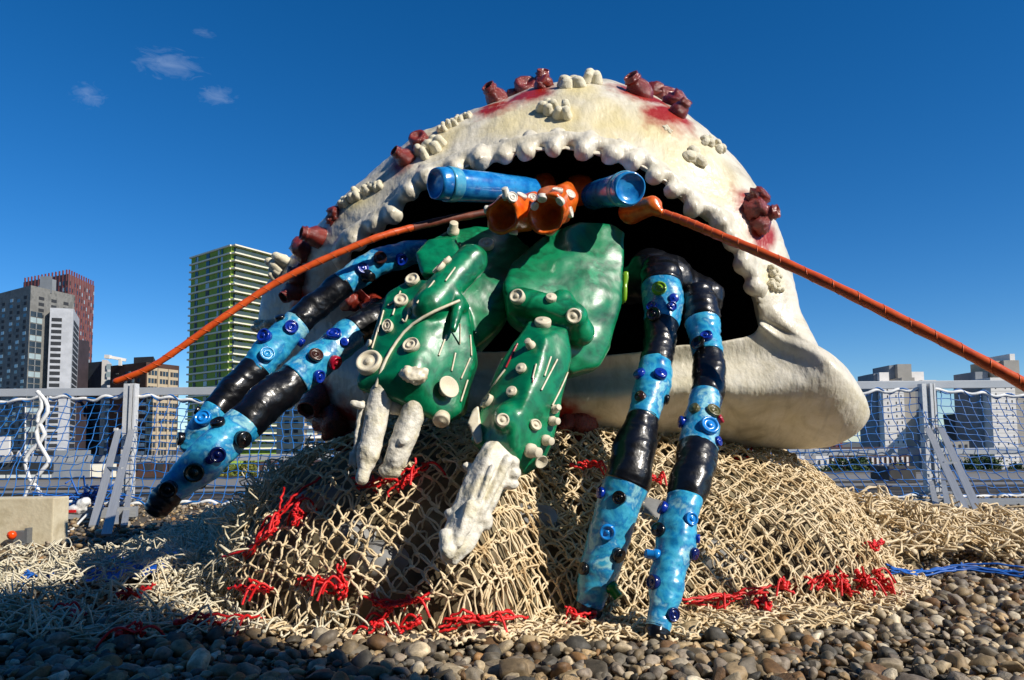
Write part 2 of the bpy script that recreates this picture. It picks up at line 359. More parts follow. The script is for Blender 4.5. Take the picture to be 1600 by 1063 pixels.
def stone_mat(name, attr):
    m = bpy.data.materials.new(name); m.use_nodes = True; n = m.node_tree.nodes; l = m.node_tree.links; b = n['Principled BSDF']; b.inputs['Roughness'].default_value = .62
    tc = n.new('ShaderNodeTexCoord'); ns = n.new('ShaderNodeTexNoise'); ns.inputs['Detail'].default_value = 8; ns.inputs['Roughness'].default_value = .7
    if attr:
        a = n.new('ShaderNodeVertexColor'); a.layer_name = 'tint'; c = a.outputs[0]; ns.inputs['Scale'].default_value = 55; l.new(tc.outputs['Object'], ns.inputs['Vector'])
    else:
        oi = n.new('ShaderNodeObjectInfo'); rp = n.new('ShaderNodeValToRGB'); rp.color_ramp.interpolation = 'CONSTANT'; el = rp.color_ramp.elements
        while len(el) < len(STONES): el.new(.5)
        for i in range(len(STONES)): el[i].position = i / len(STONES); el[i].color = tuple(SL[i]) + (1,)
        l.new(oi.outputs['Random'], rp.inputs[0]); c = rp.outputs[0]; ns.inputs['Scale'].default_value = 1.8
        vm = n.new('ShaderNodeVectorMath'); vm.operation = 'MULTIPLY_ADD'; vm.inputs[1].default_value = (1, 1, 1); l.new(tc.outputs['Object'], vm.inputs[0]); 
        sc_ = n.new('ShaderNodeMath'); sc_.operation = 'MULTIPLY'; sc_.inputs[1].default_value = 57; l.new(oi.outputs['Random'], sc_.inputs[0]); l.new(sc_.outputs[0], vm.inputs[2]); l.new(vm.outputs[0], ns.inputs['Vector'])
    mr = n.new('ShaderNodeMapRange'); mr.inputs[1].default_value = .3; mr.inputs[2].default_value = .7; mr.inputs[3].default_value = .5; mr.inputs[4].default_value = 1.45; l.new(ns.outputs[0], mr.inputs[0])
    mx = n.new('ShaderNodeMix'); mx.data_type = 'RGBA'; mx.blend_type = 'MULTIPLY'; mx.inputs[0].default_value = 1; l.new(c, mx.inputs[6]); l.new(mr.outputs[0], mx.inputs[7])
    l.new(mx.outputs[2], b.inputs['Base Color'])
    bp = n.new('ShaderNodeBump'); bp.inputs['Strength'].default_value = .45; bp.inputs['Distance'].default_value = .004 if attr else .1; l.new(ns.outputs[0], bp.inputs['Height']); l.new(bp.outputs[0], b.inputs['Normal'])
    return m
M['stoneA'] = stone_mat('pebble_single', False); M['stoneB'] = stone_mat('pebble_mass', True)
def scatter():
    rs = np.random.RandomState(3); pts = []
    y = 1.55
    for (y0, y1, dens) in ((1.76, 3.0, 1650), (3.0, 4.6, 1000), (4.6, 7.4, 480)):
        xw = .78 * y1 + .3; n = int(2 * xw * (y1 - y0) * dens)
        p = np.stack([rs.uniform(-xw, xw, n), rs.uniform(y0, y1, n)], 1); pts.append(p)
    p = np.concatenate(pts); keep = (np.abs(p[:, 0]) < .715 * p[:, 1] + .22)
    h = np.array([((q[0] - MX) / RX) ** 2 + ((q[1] - MY) / (RYM if q[1] < MY else RYB)) ** 2 for q in p]); keep &= h > .86
    keep &= ~((p[:, 0] < -.5) & (p[:, 1] > 2.45) & (rs.rand(len(p)) < .45)); keep &= ~((np.abs(p[:, 0] - .1) < 1.15 + .2 * (p[:, 1] - 4)) & (p[:, 1] > 3.6))
    return p[keep], rs
PB, rs = scatter()
PB = PB[np.argsort(PB[:, 1])]
ord_ = list(range(len(PB)))
inview = [i for i in ord_ if abs(PB[i, 0]) < .69 * PB[i, 1] and 1.82 < PB[i, 1]]
singles = set(inview[i] for i in range(0, 300))
vars3 = [pebble_variant(3, i + 1) for i in range(14)]; vars2 = [pebble_variant(2, i + 40) for i in range(24)]; vars1 = [pebble_variant(1, i + 80) for i in range(16)]
var3me = [npmesh('stone', V, Q) for V, Q in vars3]
for me in var3me: me.materials.append(M['stoneA'])
acc = [[], [], []]; off = 0
for i in ord_:
    x, y = PB[i]; s = float(np.clip(rs.lognormal(math.log(.0185), .42), .009, .05)); z = s * .22 + rs.rand() * .022 - .012
    e = Matrix.Rotation(rs.rand() * 6.28, 3, 'Z') @ Matrix.Rotation(rs.normal(0, .35), 3, 'X') @ Matrix.Rotation(rs.normal(0, .3), 3, 'Y')
    if i in singles:
        m = Matrix.Translation((x, y, z)) @ e.to_4x4() @ Matrix.Diagonal((s, s, s, 1))
        obj('stone', var3me[rs.randint(14)], None, gravel, m); continue
    V, Q = vars1[rs.randint(16)] if y > 3.5 else vars2[rs.randint(24)] if y > 2.02 else vars3[rs.randint(14)]; V = V @ (np.array(e).T * s) + np.array((x, y, z))
    c = SL[rs.randint(len(SL))] * rs.uniform(.5, 1.4)
    acc[0].append(V); acc[1].append(Q + off); acc[2].append(np.tile(np.append(c, 1), (len(V), 1))); off += len(V)
me = npmesh('pebbles', np.concatenate(acc[0]), np.concatenate(acc[1]))
ca = me.color_attributes.new('tint', 'FLOAT_COLOR', 'POINT'); ca.data.foreach_set('color', np.concatenate(acc[2]).astype(np.float32).ravel())
tag(obj('pebbles', me, M['stoneB'], gravel), kind='stuff')

# ================================================================== NET MOUND
def surf_mesh(x0, x1, y0, y1, nx, ny, f):
    xs = np.linspace(x0, x1, nx); ys = np.linspace(y0, y1, ny)
    V = [(x, y, f(x, y)) for y in ys for x in xs]; idx = np.arange(nx * ny).reshape(ny, nx)
    Q = np.stack([idx[:-1, :-1], idx[:-1, 1:], idx[1:, 1:], idx[1:, :-1]], -1).reshape(-1, 4)
    return npmesh('surface', V, Q)
terr = surf_mesh(-5, 5, 1.4, 7, 160, 120, H); TB = bvh_of([terr])
net = empty('fishing_net', (MX, MY, 0)); tag(net, 'beige knotted rope net heaped into a big mound under the crab', 'net')
for (px, py, rx, rz) in ((590, 865, .13, .07), (540, 820, .1, .06), (840, 800, .16, .09), (1010, 800, .2, .12), (500, 760, .14, .07), (1120, 860, .16, .1)):
    h, n_ = hit(TB, px, py, 3)
    b = blob('float', [sphpts(h - n_ * .085, (rx, .1, rz))], .02, 4, ((.012, 5, 2),))
    obj('float', b, M['sack'], net)
# arc-length map of the dome: unit direction and arc distance -> xy
def dome_xy(u, v, cache={}):
    a = math.atan2(v, u); d = math.hypot(u, v); k = int(a / (2 * math.pi) * 360) % 360
    if k not in cache:
        aa = (k + .5) / 360 * 2 * math.pi; ca_, sa = math.cos(aa), math.sin(aa); tab = [(0, 0)]; s = 0; pr = H(MX, MY); st = .02; r = 0
        while s < 3.2:
            r += st; z = H(MX + ca_ * r, MY + sa * r); s += math.hypot(st, z - pr) if (abs(z - pr) < .5) else st; pr = z; tab.append((s, r))
        cache[k] = np.array(tab)
    t = cache[k]; r = np.interp(d, t[:, 0], t[:, 1]); return MX + math.cos(a) * r, MY + math.sin(a) * r
fv = []; NAa, NRr = 160, 56
for jr in range(NRr):
    for ja in range(NAa):
        a = ja / NAa * 2 * math.pi; d = .02 + 2.05 * jr / (NRr - 1); x, y = dome_xy(math.cos(a) * d, math.sin(a) * d); z = Hn(x, y); rr_ = math.hypot(x - MX, y - MY) + 1e-6
        sh_ = .03 + .015 * noise.noise(Vector((x * 5, y * 5, z * 5))); fv.append((x - (x - MX) / rr_ * sh_, y - (y - MY) / rr_ * sh_, z - .03 if z > .05 else -.03))
idx = np.arange(NAa * NRr).reshape(NRr, NAa); nx = np.roll(idx, -1, 1)
obj('filling', npmesh('filling', fv, np.stack([idx[:-1], idx[1:], nx[1:], nx[:-1]], -1).reshape(-1, 4)), M['filler'], net)
def rope_net(umin, umax, vmin, vmax, a, b, mapf, ok, jit, lift, rad, double, seed, wob=.012, nz=.02, hole=.0, seg=6, knot=1.0):
    rs = np.random.RandomState(seed); nodes = {}; edges = []
    nj = int((vmax - vmin) / b); ni = int((umax - umin) / a)
    for j in range(nj):
        for i in range(ni):
            u = umin + (i + .5 * (j % 2)) * a + rs.normal(0, jit) * a; v = vmin + j * b + rs.normal(0, jit) * b
            u += .05 * noise.noise(Vector((u * 2, v * 2, seed))); v += .05 * noise.noise(Vector((u * 2, v * 2, seed + 9)))
            x, y = mapf(u, v)
            if not ok(x, y): continue
            nodes[i, j] = np.array((x, y, max(Hn(x, y), 0) + lift + abs(rs.normal(0, nz))))
    for (i, j), p in nodes.items():
        for di in ((0, -1) if j % 2 == 0 else (0, 1)):
            q = nodes.get((i + di, j + 1))
            if q is not None and np.linalg.norm(q - p) < 2.6 * max(a, b) and rs.rand() > hole: edges.append((p, q))
    E = np.array(edges); p, q = E[:, 0], E[:, 1]; t = np.linspace(0, 1, seg)[None, :, None]
    bow = np.sin(np.pi * t)
    def strand(k):
        o1 = rs.normal(0, wob, (len(E), 1, 3)); o1[:, :, 2] = np.abs(o1[:, :, 2]) * .7; o2 = rs.normal(0, wob * .5, (len(E), 1, 3)); o3 = rs.normal(0, rad * .8, (len(E), 1, 3))
        return p[:, None] * (1 - t) + q[:, None] * t + o1 * bow + o2 * (1.0 if double else 1.9) * np.sin(2 * np.pi * t) + o3
    L = [strand(k) for k in range(2 if double else 1)]
    V, Q = tubes(np.concatenate(L), rad, 4); parts = [(V, Q)]
    if knot:
        kb, kq = KN; A = np.array(list(nodes.values())); n = len(A); s = rs.uniform(1.7, 2.6, (n, 1, 1)) * rad * knot; sh = rs.uniform(.7, 1.25, (n, 1, 3))
        KV = (kb[None] * sh * s + A[:, None] + np.array((0, 0, rad * .4))).reshape(-1, 3); KQ = (kq[None] + (np.arange(n) * len(kb))[:, None, None]).reshape(-1, 4); parts.append((KV, KQ))
    return parts
b = bmesh.new(); bmesh.ops.create_cube(b, size=1.4); bmesh.ops.subdivide_edges(b, edges=b.edges[:], cuts=1, use_grid_fill=True)
for v in b.verts: v.co = v.co.normalized() * (1 + .25 * noise.noise(v.co * 3))
KN = (np.array([v.co for v in b.verts]), np.array([[v.index for v in f.verts] for f in b.faces])); b.free()
front = lambda x, y: y < 4.0 and abs((x - MX) / RX) ** 2.4 + abs((y - MY) / (RYM if y < MY else RYB)) ** 2.4 < 1.1 + .06 * noise.noise(Vector((x * 2.5, y * 2.5, 0)))
dense = lambda x, y: front(x, y) and fbm((x * 1.0 + 3, y, 4), .9, 1) + .5 * (x + .1) > -.1
parts = rope_net(-2.2, 2.2, -2.2, .6, .066, .041, dome_xy, front, .085, .012, .0035, True, 1, wob=.0065, nz=.008)
parts += rope_net(-2.2, 2.2, -2.2, .6, .074, .044, dome_xy, dense, .1, .018, .0036, True, 2, wob=.0075, nz=.012, hole=.03)
V, Q = joinVQ(parts); tag(obj('netting', npmesh('netting', V, Q), M['rope'], net), kind='stuff')
# net spread on the gravel at the left, finer single cord
ident = lambda u, v: (u, v)
lnet = empty('fishing_net', (-2.2, 3.6, 0)); tag(lnet, 'loose tangle of thin pale net spread over the gravel left of the mound', 'net')
okl = lambda x, y: x > -.78 * y - .3 and ((x - MX) / RX) ** 2 + ((y - MY) / (RYM if y < MY else RYB)) ** 2 > .80 and (y > 2.27 + .1 * fbm((x, 0, 0), 2, 2)) and not (x < -2.0 and 3.55 < y < 3.95) and not (x < -2.2 and y > 4.08) and H(x, y) < .11 and y < 5.9 and x < -.35
parts = rope_net(-4.8, -.3, 2.2, 6.0, .10, .055, ident, okl, .17, .012, .0033, False, 5, wob=.02, nz=.010, seg=8, knot=.9)
parts += rope_net(-4.8, -.3, 2.2, 6.0, .12, .06, ident, okl, .22, .02, .0033, False, 6, wob=.024, nz=.014, hole=.1, seg=8, knot=.9)
parts += rope_net(-4.8, -.3, 3.9, 6.0, .11, .07, ident, okl, .3, .03, .0033, False, 16, wob=.03, nz=.02, hole=.15, seg=8, knot=.9)
cl = lambda x, y: x < -.92 and y < 4.6 and ((x - MX) / RX) ** 2 + ((y - MY) / (RYM if y < MY else RYB)) ** 2 < 1.1
parts += rope_net(-2.2, -.2, -1.3, 1.0, .085, .05, dome_xy, cl, .3, .035, .0034, False, 7, wob=.026, nz=.02, knot=.9)
V, Q = joinVQ(parts); tag(obj('netting', npmesh('netting', V, Q), M['ropegrey'], lnet), kind='stuff')
rnet = empty('fishing_net', (2.5, 4.1, 0)); tag(rnet, 'low heap of beige rope net on the gravel right of the mound', 'net')
okr = lambda x, y: x > 1.35 and ((x - MX) / RX) ** 2 + ((y - MY) / (RYM if y < MY else RYB)) ** 2 > .95 and H(x, y) > .03 and x < .8 * y + .3
parts = rope_net(1.2, 4.2, 3.0, 5.2, .11, .06, ident, okr, .3, .012, .0058, False, 8, wob=.03, nz=.03)
parts += rope_net(1.2, 4.2, 3.0, 5.2, .12, .065, ident, okr, .35, .03, .0056, True, 9, wob=.03, nz=.04, hole=.15)
V, Q = joinVQ(parts); tag(obj('netting', npmesh('netting', V, Q), M['rope'], rnet), kind='stuff')

# ---- red rope ties, blue rope, tarp
def bundle(name, pxs, m, n, rad, label, cat, group, spread=.02, lift=.045, wob=.012, tails=2, seed=0):
    rs = np.random.RandomState(seed); base = []
    for p in pxs:
        h, n_ = hit(TB, p[0], p[1], 3.0); base.append(h + Vector((0, -.4, .9)) * lift)
    base = np.array(base); c = crom(base, 22); L = []
    for k in range(n):
        w = np.cumsum(rs.normal(0, 1, (22, 3)), 0); w = (w - np.linspace(0, 1, 22)[:, None] * w[-1]) * wob * .42
        a_, b_2 = (0, 1) if name != 'red_rope' else (rs.uniform(0, .45), rs.uniform(.55, 1)); tt_ = np.linspace(a_, b_2, 22) * 21
        cc = np.stack([np.interp(tt_, np.arange(22), c[:, q_]) for q_ in range(3)], 1)
        L.append(cc + w * .8 + rs.normal(0, spread * .9, 3) * np.abs(np.linspace(-1, 1, 22))[:, None])
    for k in range(tails):
        i = rs.randint(3, 19); d = rs.normal(0, 1, 3); d[2] = -.1; d /= np.linalg.norm(d); tt = np.linspace(0, 1, 22)[:, None]
        L.append(c[i] + d * tt * rs.uniform(.04, .1) + np.array((0, 0, .035)) * np.sin(tt * 3.1) - np.array((0, 0, .03)) * tt)
    L = np.array(L)
    V, Q = tubes(L, rad, 5); parts = [(V, Q)]
    kb, kq = KN
    for k in range(max(2, n // 2)): parts.append((kb * rad * 2.3 + c[rs.randint(2, 20)], kq))
    V, Q = joinVQ(parts); o = obj(name, npmesh(name, V, Q), m); tag(o, label, cat, group); return o
RG = 'red ropes tied into the nets'
reds = [
 ([(508, 760), (470, 785), (447, 812), (425, 848), (395, 876), (365, 897)], 7, .022, 'long red rope bundle running down the left shoulder of the mound'),
 ([(465, 795), (466, 820), (458, 842)], 5, .014, 'short red strands hanging beside the long red bundle on the mound'),
 ([(665, 745), (638, 765), (612, 786)], 7, .02, 'red rope tuft just below the two white fingers'),
 ([(545, 772), (580, 772), (625, 765)], 4, .014, 'thin red rope in shade under the left white finger tip'),
 ([(538, 893), (534, 930), (541, 952)], 4, .008, 'upright red strand at the lower front of the mound'),
 ([(462, 937), (498, 924), (535, 942)], 4, .012, 'red strands arching left of the upright red strand'),
 ([(568, 955), (612, 966), (664, 955)], 6, .012, 'red rope knot spread like a star at the front hem of the net'),
 ([(614, 968), (594, 992), (562, 1008)], 4, .01, 'red rope tail hanging from the star shaped knot onto pebbles'),
 ([(622, 1008), (642, 998), (660, 988)], 4, .008, 'small red rope scrap on pebbles below the front hem'),
 ([(680, 998), (722, 985), (770, 985), (845, 978)], 6, .01, 'long red rope along the front hem below the white claw'),
 ([(888, 966), (905, 985), (934, 972)], 5, .012, 'red rope scrap at the foot of the left front leg'),
 ([(1066, 958), (1130, 952), (1165, 945), (1208, 940)], 5, .01, 'red rope along the hem right of the front legs'),
 ([(1165, 948), (1190, 958), (1196, 972)], 6, .012, 'red rope knot hanging onto pebbles right of the front legs'),
 ([(1256, 946), (1284, 920), (1302, 945)], 5, .012, 'red rope tuft like an arch at the right front hem'),
 ([(1308, 906), (1312, 928), (1332, 946)], 7, .016, 'leftmost red tassel at the right corner of the mound'),
 ([(1332, 902), (1345, 925), (1360, 944)], 7, .016, 'middle red tassel at the right corner of the mound'),
 ([(1352, 893), (1370, 918), (1390, 936)], 7, .016, 'rightmost red tassel at the right corner of the mound'),
 ([(1228, 922), (1222, 932), (1236, 942)], 3, .008, 'tiny red curl on the hem between the knot and the arch'),
 ([(1355, 872), (1365, 868), (1378, 860)], 4, .008, 'small red scrap between the mound and the right net heap'),
 ([(890, 742), (915, 744), (945, 743)], 3, .008, 'red strand in the shade between right claw and front legs'),
 ([(1015, 758), (1024, 762), (1034, 760)], 3, .008, 'tiny red knot between the two front legs'),
 ([(180, 948), (212, 944), (240, 932)], 5, .012, 'red rope scrap at the edge of the blue tarp'),
 ([(108, 965), (118, 980), (126, 986)], 4, .012, 'small red knot in the loose net at the far left'),
 ([(362, 932), (400, 938), (436, 938)], 6, .014, 'red rope in shade at the left foot of the mound'),
 ([(270, 992), (340, 985), (440, 985)], 4, .01, 'long thin red rope in the shadow at the lower left'),
 ([(185, 1010), (225, 1006)], 4, .012, 'red scrap lying deepest in the shadow at the lower left'),
]
for k, (px, n, sp, lb) in enumerate(reds): bundle('red_rope', px, M['redrope'], n, .0045, lb, 'rope', RG, sp, seed=k + 20)
# upright red strand under the shell spout
def strand3(name, pts, m, rad, label, cat, group=None):
    V, Q = tubes(np.array([crom(np.array([tuple(p) for p in q]), 20) for q in pts]), rad, 6); o = obj(name, npmesh(name, V, Q), m); return tag(o, label, cat, group)
Yr = 3.3
strand3('red_rope', [[P(1172, 680, Yr), P(1174, 690, Yr), P(1173, 715, Yr), P(1170, 740, Yr - .05)], [P(1138, 742, Yr), P(1155, 722, Yr), P(1172, 712, Yr)], [P(1145, 706, Yr), P(1160, 716, Yr), P(1172, 735, Yr)], [P(1142, 712, Yr), P(1158, 722, Yr), P(1176, 742, Yr)]],
        M['redrope'], .0055, 'red rope standing up on the mound below the shell spout', 'rope', RG)
bundle('blue_rope', [(1385, 898), (1430, 908), (1500, 898), (1598, 905)], M['bluerope'], 7, .0045, 'blue rope bundle along the hem of the right net heap', 'rope', None, .016, .03, seed=77)
bundle('blue_rope', [(40, 910), (60, 913), (85, 912)], M['bluerope'], 4, .0045, 'blue rope scrap on gravel at the far left', 'rope', None, .012, .03, seed=78)
T = []
for j in range(14):
    for i in range(30):
        u = i / 29; v = j / 13; px = 118 + u * 232; py = 935 - u * 55 + (v - .5) * (22 + 26 * math.sin(u * 3))
        g = G(px, py); T.append((g.x, g.y, max(0, H(g.x, g.y)) + .03 + .02 * fbm((g.x, g.y, 1), 9, 2)))
idx = np.arange(14 * 30).reshape(14, 30)
me = npmesh('blue_tarp', T, np.stack([idx[:-1, :-1], idx[:-1, 1:], idx[1:, 1:], idx[1:, :-1]], -1).reshape(-1, 4))
tag(obj('blue_tarp', me, M['tarp']), 'crumpled blue tarpaulin lying under the loose net at left', 'tarp')

# ================================================================== THE CRAB
crab = empty('hermit_crab_sculpture', (0.1, 3.4, .6)); tag(crab, 'giant hermit crab sculpture of painted bottles in a white toothed shell', 'sculpture')
# ---- shell: stations (silhouette px, rim px, silhouette depth, rim depth, tooth amount)
ST = [
 ((1360, 645), (1188, 508), 3.12, 3.1, 0), ((1334, 598), (1190, 500), 3.14, 3.12, 0), ((1283, 562), (1189, 490), 3.22, 3.10, 0), ((1244, 510), (1184, 470), 3.32, 3.08, .5),
 ((1224, 452), (1172, 436), 3.4, 3.06, .9), ((1207, 398), (1152, 398), 3.46, 3.04, 1), ((1186, 330), (1126, 354), 3.5, 3.02, 1), ((1152, 268), (1080, 325), 3.54, 3.0, .9),
 ((1110, 215), (1032, 284), 3.58, 2.98, .8), ((1060, 172), (980, 252), 3.6, 2.97, .7), ((1000, 143), (927, 240), 3.62, 2.96, .8), ((930, 127), (880, 232), 3.64, 2.96, .9),
 ((850, 138), (822, 238), 3.66, 2.97, 1), ((775, 166), (758, 252), 3.66, 2.98, 1.1), ((705, 200), (700, 268), 3.66, 3.0, 1.2), ((645, 240), (650, 290), 3.64, 3.03, 1.3),
 ((592, 280), (618, 332), 3.62, 3.06, 1.5), ((540, 320), (586, 352), 3.6, 3.1, 1.6), ((503, 352), (560, 372), 3.6, 3.14, 1.6), ((468, 385), (536, 395), 3.62, 3.2, 1.3),
 ((437, 418), (545, 430), 3.66, 3.26, .5), ((412, 462), (575, 468), 3.68, 3.3, 0), ((405, 512), (620, 500), 3.7, 3.3, 0), ((420, 566), (660, 522), 3.7, 3.28, 0),
 ((450, 620), (690, 537), 3.68, 3.26, 0), ((495, 668), (720, 547), 3.64, 3.22, 0), ((570, 698), (750, 550), 3.6, 3.2, 0), ((680, 706), (820, 548), 3.55, 3.18, 0),
 ((820, 700), (900, 556), 3.5, 3.16, 0), ((960, 694), (985, 550), 3.42, 3.14, 0), ((1060, 693), (1060, 541), 3.36, 3.13, 0), ((1140, 695), (1118, 536), 3.3, 3.13, 0),
 ((1210, 697), (1154, 530), 3.24, 3.13, 0), ((1290, 693), (1174, 524), 3.16, 3.13, 0), ((1338, 676), (1184, 518), 3.12, 3.12, 0)]
Cc = P(840, 470, 3.6); rings = []
for (s, r, ys, yr, tt) in ST:
    S = P(s[0], s[1], ys); Rm = P(r[0], r[1], yr); low = max(0.0, min(1.0, (s[1] - 520) / 130)); left = max(0.0, min(1.0, (560 - s[0]) / 120))
    def back(k, y): q = Cc + (S - Cc) * k; return Vector((q.x, y, q.z))
    Mi = S * .52 + Rm * .48; Mi.y -= .05 + .14 * low; up = (S - Rm); up.y = 0; Mi += up.normalized() * (.10 * (1 - low) * (1 - left)) 
    Cr = S * .2 + Rm * .8; Cr.y -= .03 + .015 * (tt > 0)
    inn = Rm.lerp(S, .12); inn.y = Rm.y + .10; in2 = Rm.lerp(S, .2); in2.y = Rm.y + .32
    c4 = Cc + (Rm - Cc) * .8; c4 = Vector((c4.x, 4.0, c4.z)); c5 = Cc + (Rm - Cc) * .1; c5 = Vector((c5.x, 4.3, c5.z))
    rings.append([back(.04, 4.75), back(.5, 4.6), back(.84, 4.15), back(.975, 3.85 if ys > 3.4 else ys + .28), S, Mi, Cr, Rm, inn, in2, c4, c5])
A = np.array([[tuple(p) for p in st] for st in rings])            # stations x rings x 3
NA = 900; A2 = crom(A, NA, closed=True)                            # NA x rings
tw = crom(np.array([[s[4]] for s in ST]), NA, closed=True)[:, 0].clip(0)
NV = 11 * 8 + 1; A3 = crom(np.swapaxes(A2, 0, 1), NV)              # NV x NA x 3
vpar = np.linspace(0, 11, NV)
rim = A2[:, 7]; d_ = np.linalg.norm(np.diff(rim, axis=0, append=rim[:1]), axis=1); arc = np.cumsum(d_)
i0, i1 = int(3 / 35 * NA), int(20.5 / 35 * NA); ph = (arc - arc[i0]) / (arc[i1] - arc[i0])
ph0 = ph.copy(); ph = ph + .012 * np.sin(ph * 31) + .008 * np.sin(ph * 67 + 1); bump = np.abs(np.sin(math.pi * 21 * ph)) ** .62
bump = bump * (.75 + .35 * np.sin(ph * 47 + 2)) 
inw = A2[:, 7] - A2[:, 4]; inw[:, 1] = 0; inw /= np.linalg.norm(inw, axis=1, keepdims=True)
for k in range(NV):
    w = math.exp(-((vpar[k] - 6.95) / (.5 if vpar[k] < 6.95 else .8)) ** 2); A3[k] += (inw * .02 * ((bump - .6) * tw)[:, None] + np.array((0, -.02, 0)) * ((bump - .3) * tw)[:, None]) * w
    w2 = 0; A3[k] += (np.array((0, -.02, 0)) - inw * .01) * (bump * tw)[:, None] * w2
for k in range(NV):
    if 8.4 < vpar[k]: continue
    for j in range(NA):
        p = A3[k, j]; q = Vector(p) - Cc; q.y *= .6; q.normalize()
        d = .022 * fbm(p, 2.4, 2) + .008 * fbm(p, 9, 3); 
        A3[k, j] = p + np.array(q) * d
def ringmesh(name, k0, k1):
    V = A3[k0:k1 + 1].reshape(-1, 3); idx = np.arange((k1 - k0 + 1) * NA).reshape(-1, NA); nx = np.roll(idx, -1, 1)
    return npmesh(name, V, np.stack([idx[:-1], idx[1:], nx[1:], nx[:-1]], -1).reshape(-1, 4))
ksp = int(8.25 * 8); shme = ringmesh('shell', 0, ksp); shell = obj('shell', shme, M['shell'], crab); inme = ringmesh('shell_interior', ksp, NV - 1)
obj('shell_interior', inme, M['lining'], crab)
SB = bvh_of([shme])
# red and yellow stains, grey over the left flank
redst = [(1005, 150, .18), (1045, 178, .15), (830, 146, .15), (775, 165, .13), (1178, 325, .12), (1192, 365, .1), (660, 225, .09), (628, 252, .08), (480, 378, .09), (468, 420, .1), (470, 465, .1), (498, 610, .12), (535, 650, .12), (520, 335, .06), (580, 470, .09), (870, 645, .12), (905, 655, .08)]
yest = [(868, 185, .3), (960, 190, .32), (1090, 250, .26), (905, 140, .2), (1030, 200, .3), (1120, 290, .2), (690, 210, .2), (1205, 440, .12), (800, 190, .22), (1100, 340, .15), (560, 310, .14), (1060, 240, .2)]
greyside = [(440, 480, .45), (480, 600, .4), (520, 450, .3)]
R3 = [(hit(SB, a, b_, 3.5)[0], r) for a, b_, r in redst]; Y3 = [(hit(SB, a, b_, 3.5)[0], r * .7) for a, b_, r in yest]; G3 = [(hit(SB, a, b_, 3.5)[0], r) for a, b_, r in greyside]
Vv = A3[:ksp + 1].reshape(-1, 3)
def field(L): 
    f = np.zeros(len(Vv))
    for c, r in L: f = np.maximum(f, np.exp(-(np.linalg.norm(Vv - np.array(c), axis=1) / r) ** 2))
    return f
lowlip = np.exp(-((Vv[:, 2] - .75) / .28) ** 2) * (Vv[:, 0] > -.1) * .35
att = np.stack([field(R3), np.maximum(field(Y3), lowlip), field(G3), np.ones(len(Vv))], 1).astype(np.float32)
ca = shme.color_attributes.new('stain_tone', 'FLOAT_COLOR', 'POINT'); ca.data.foreach_set('color', att.ravel())

# ---- modelled scalloped lip along the rim: a roll with lumps
rt = random.Random(5); NT = 22; hs_ = []; sp = (arc[i1] - arc[i0]) / NT; prev = None
for ii in range(i0, i1, 7):
    rm = Vector(A2[ii, 7]); cr = Vector(A2[ii, 6]); q = rm.lerp(cr, .4) + Vector((0, -.002, 0)); rr_ = sp * .36 * min(1, .3 + float(tw[ii])) * min(1, (i1 - ii) / 40, (ii - i0 + 8) / 40)
    if prev: hs_.append(cap2(prev[0], q, prev[1], rr_))
    prev = (q, rr_)
for k in range(NT):
    ii = int(np.argmin(np.abs(ph0[i0:i1] - (k + .5 + rt.uniform(-.12, .12)) / NT))) + i0; rm = Vector(A2[ii, 7]); cr = Vector(A2[ii, 6]); iw = Vector(inw[ii]); t_ = float(tw[ii]); r = sp * .49 * rt.uniform(.9, 1.1) * (.6 + .4 * min(1, t_))
    hs_.append(cap2(rm.lerp(cr, .7) + Vector((0, .016, 0)), rm + iw * .002 + Vector((0, -.008, 0)), r * .72, r * .84))
obj('scalloped_lip', blob('scalloped_lip', hs_, .012, 6, ((.012, 8, 2), (.004, 26, 3))), M['shell'], shell)
# ---- barnacles: ring of lobes
def barnacle(kind, seed):
    rs = random.Random(seed); hs_ = []; n = {0: 4, 1: 3, 2: 4}[kind]
    for i in range(n):
        a = i * 2 * math.pi / n + rs.uniform(-.2, .2); top = rs.uniform(.55, .8)
        hs_.append(cap2(Vector((math.cos(a) * .62, math.sin(a) * .62, 0)), Vector((math.cos(a) * .48, math.sin(a) * .48, top)), .5, .4))
    hs_.append(cap2(Vector((0, 0, -.2)), Vector((0, 0, .45)), .7, .4))
    return blob('barnacle', hs_, .05, 3, ((.04, 1.5, 2),))
barns = [barnacle(i % 3, i) for i in range(5)]
for me in barns: me.materials.append(M['barn'])
def shellnormal(px, py): return hit(SB, px, py, 3.6)
for i, (px, py, r, el) in enumerate(((856, 172, 15, 1), (880, 178, 16, 1), (893, 136, 20, .7), (925, 128, 17, .9), (662, 240, 15, 1), (680, 230, 16, 1), (692, 203, 9, 1), (706, 196, 9, 1), (718, 189, 8, 1), (732, 183, 8, 1),
        (540, 318, 10, 1), (556, 308, 12, 1), (578, 297, 11, .9), (592, 292, 9, .9), (1085, 246, 19, .45), (1105, 222, 12, .6), (1122, 232, 12, .7), (436, 412, 17, 1.2), (428, 424, 12, 1), (408, 512, 11, 1.2), (424, 516, 15, 1.1),
        (1206, 424, 9, .9), (1212, 436, 9, .9), (1206, 446, 9, .9), (1216, 452, 8, .9), (1041, 200, 6, .3), (1046, 205, 5, .3))):
    p, n_ = shellnormal(px, py); s = r * 1.2 * p.y / F
    obj('barnacle', barns[i % 5], None, shell, frame(p + n_ * s * .1, n_ + Vector((0, -.25, .1)), (s, s * .85, s * el * .8), i * 1.3))
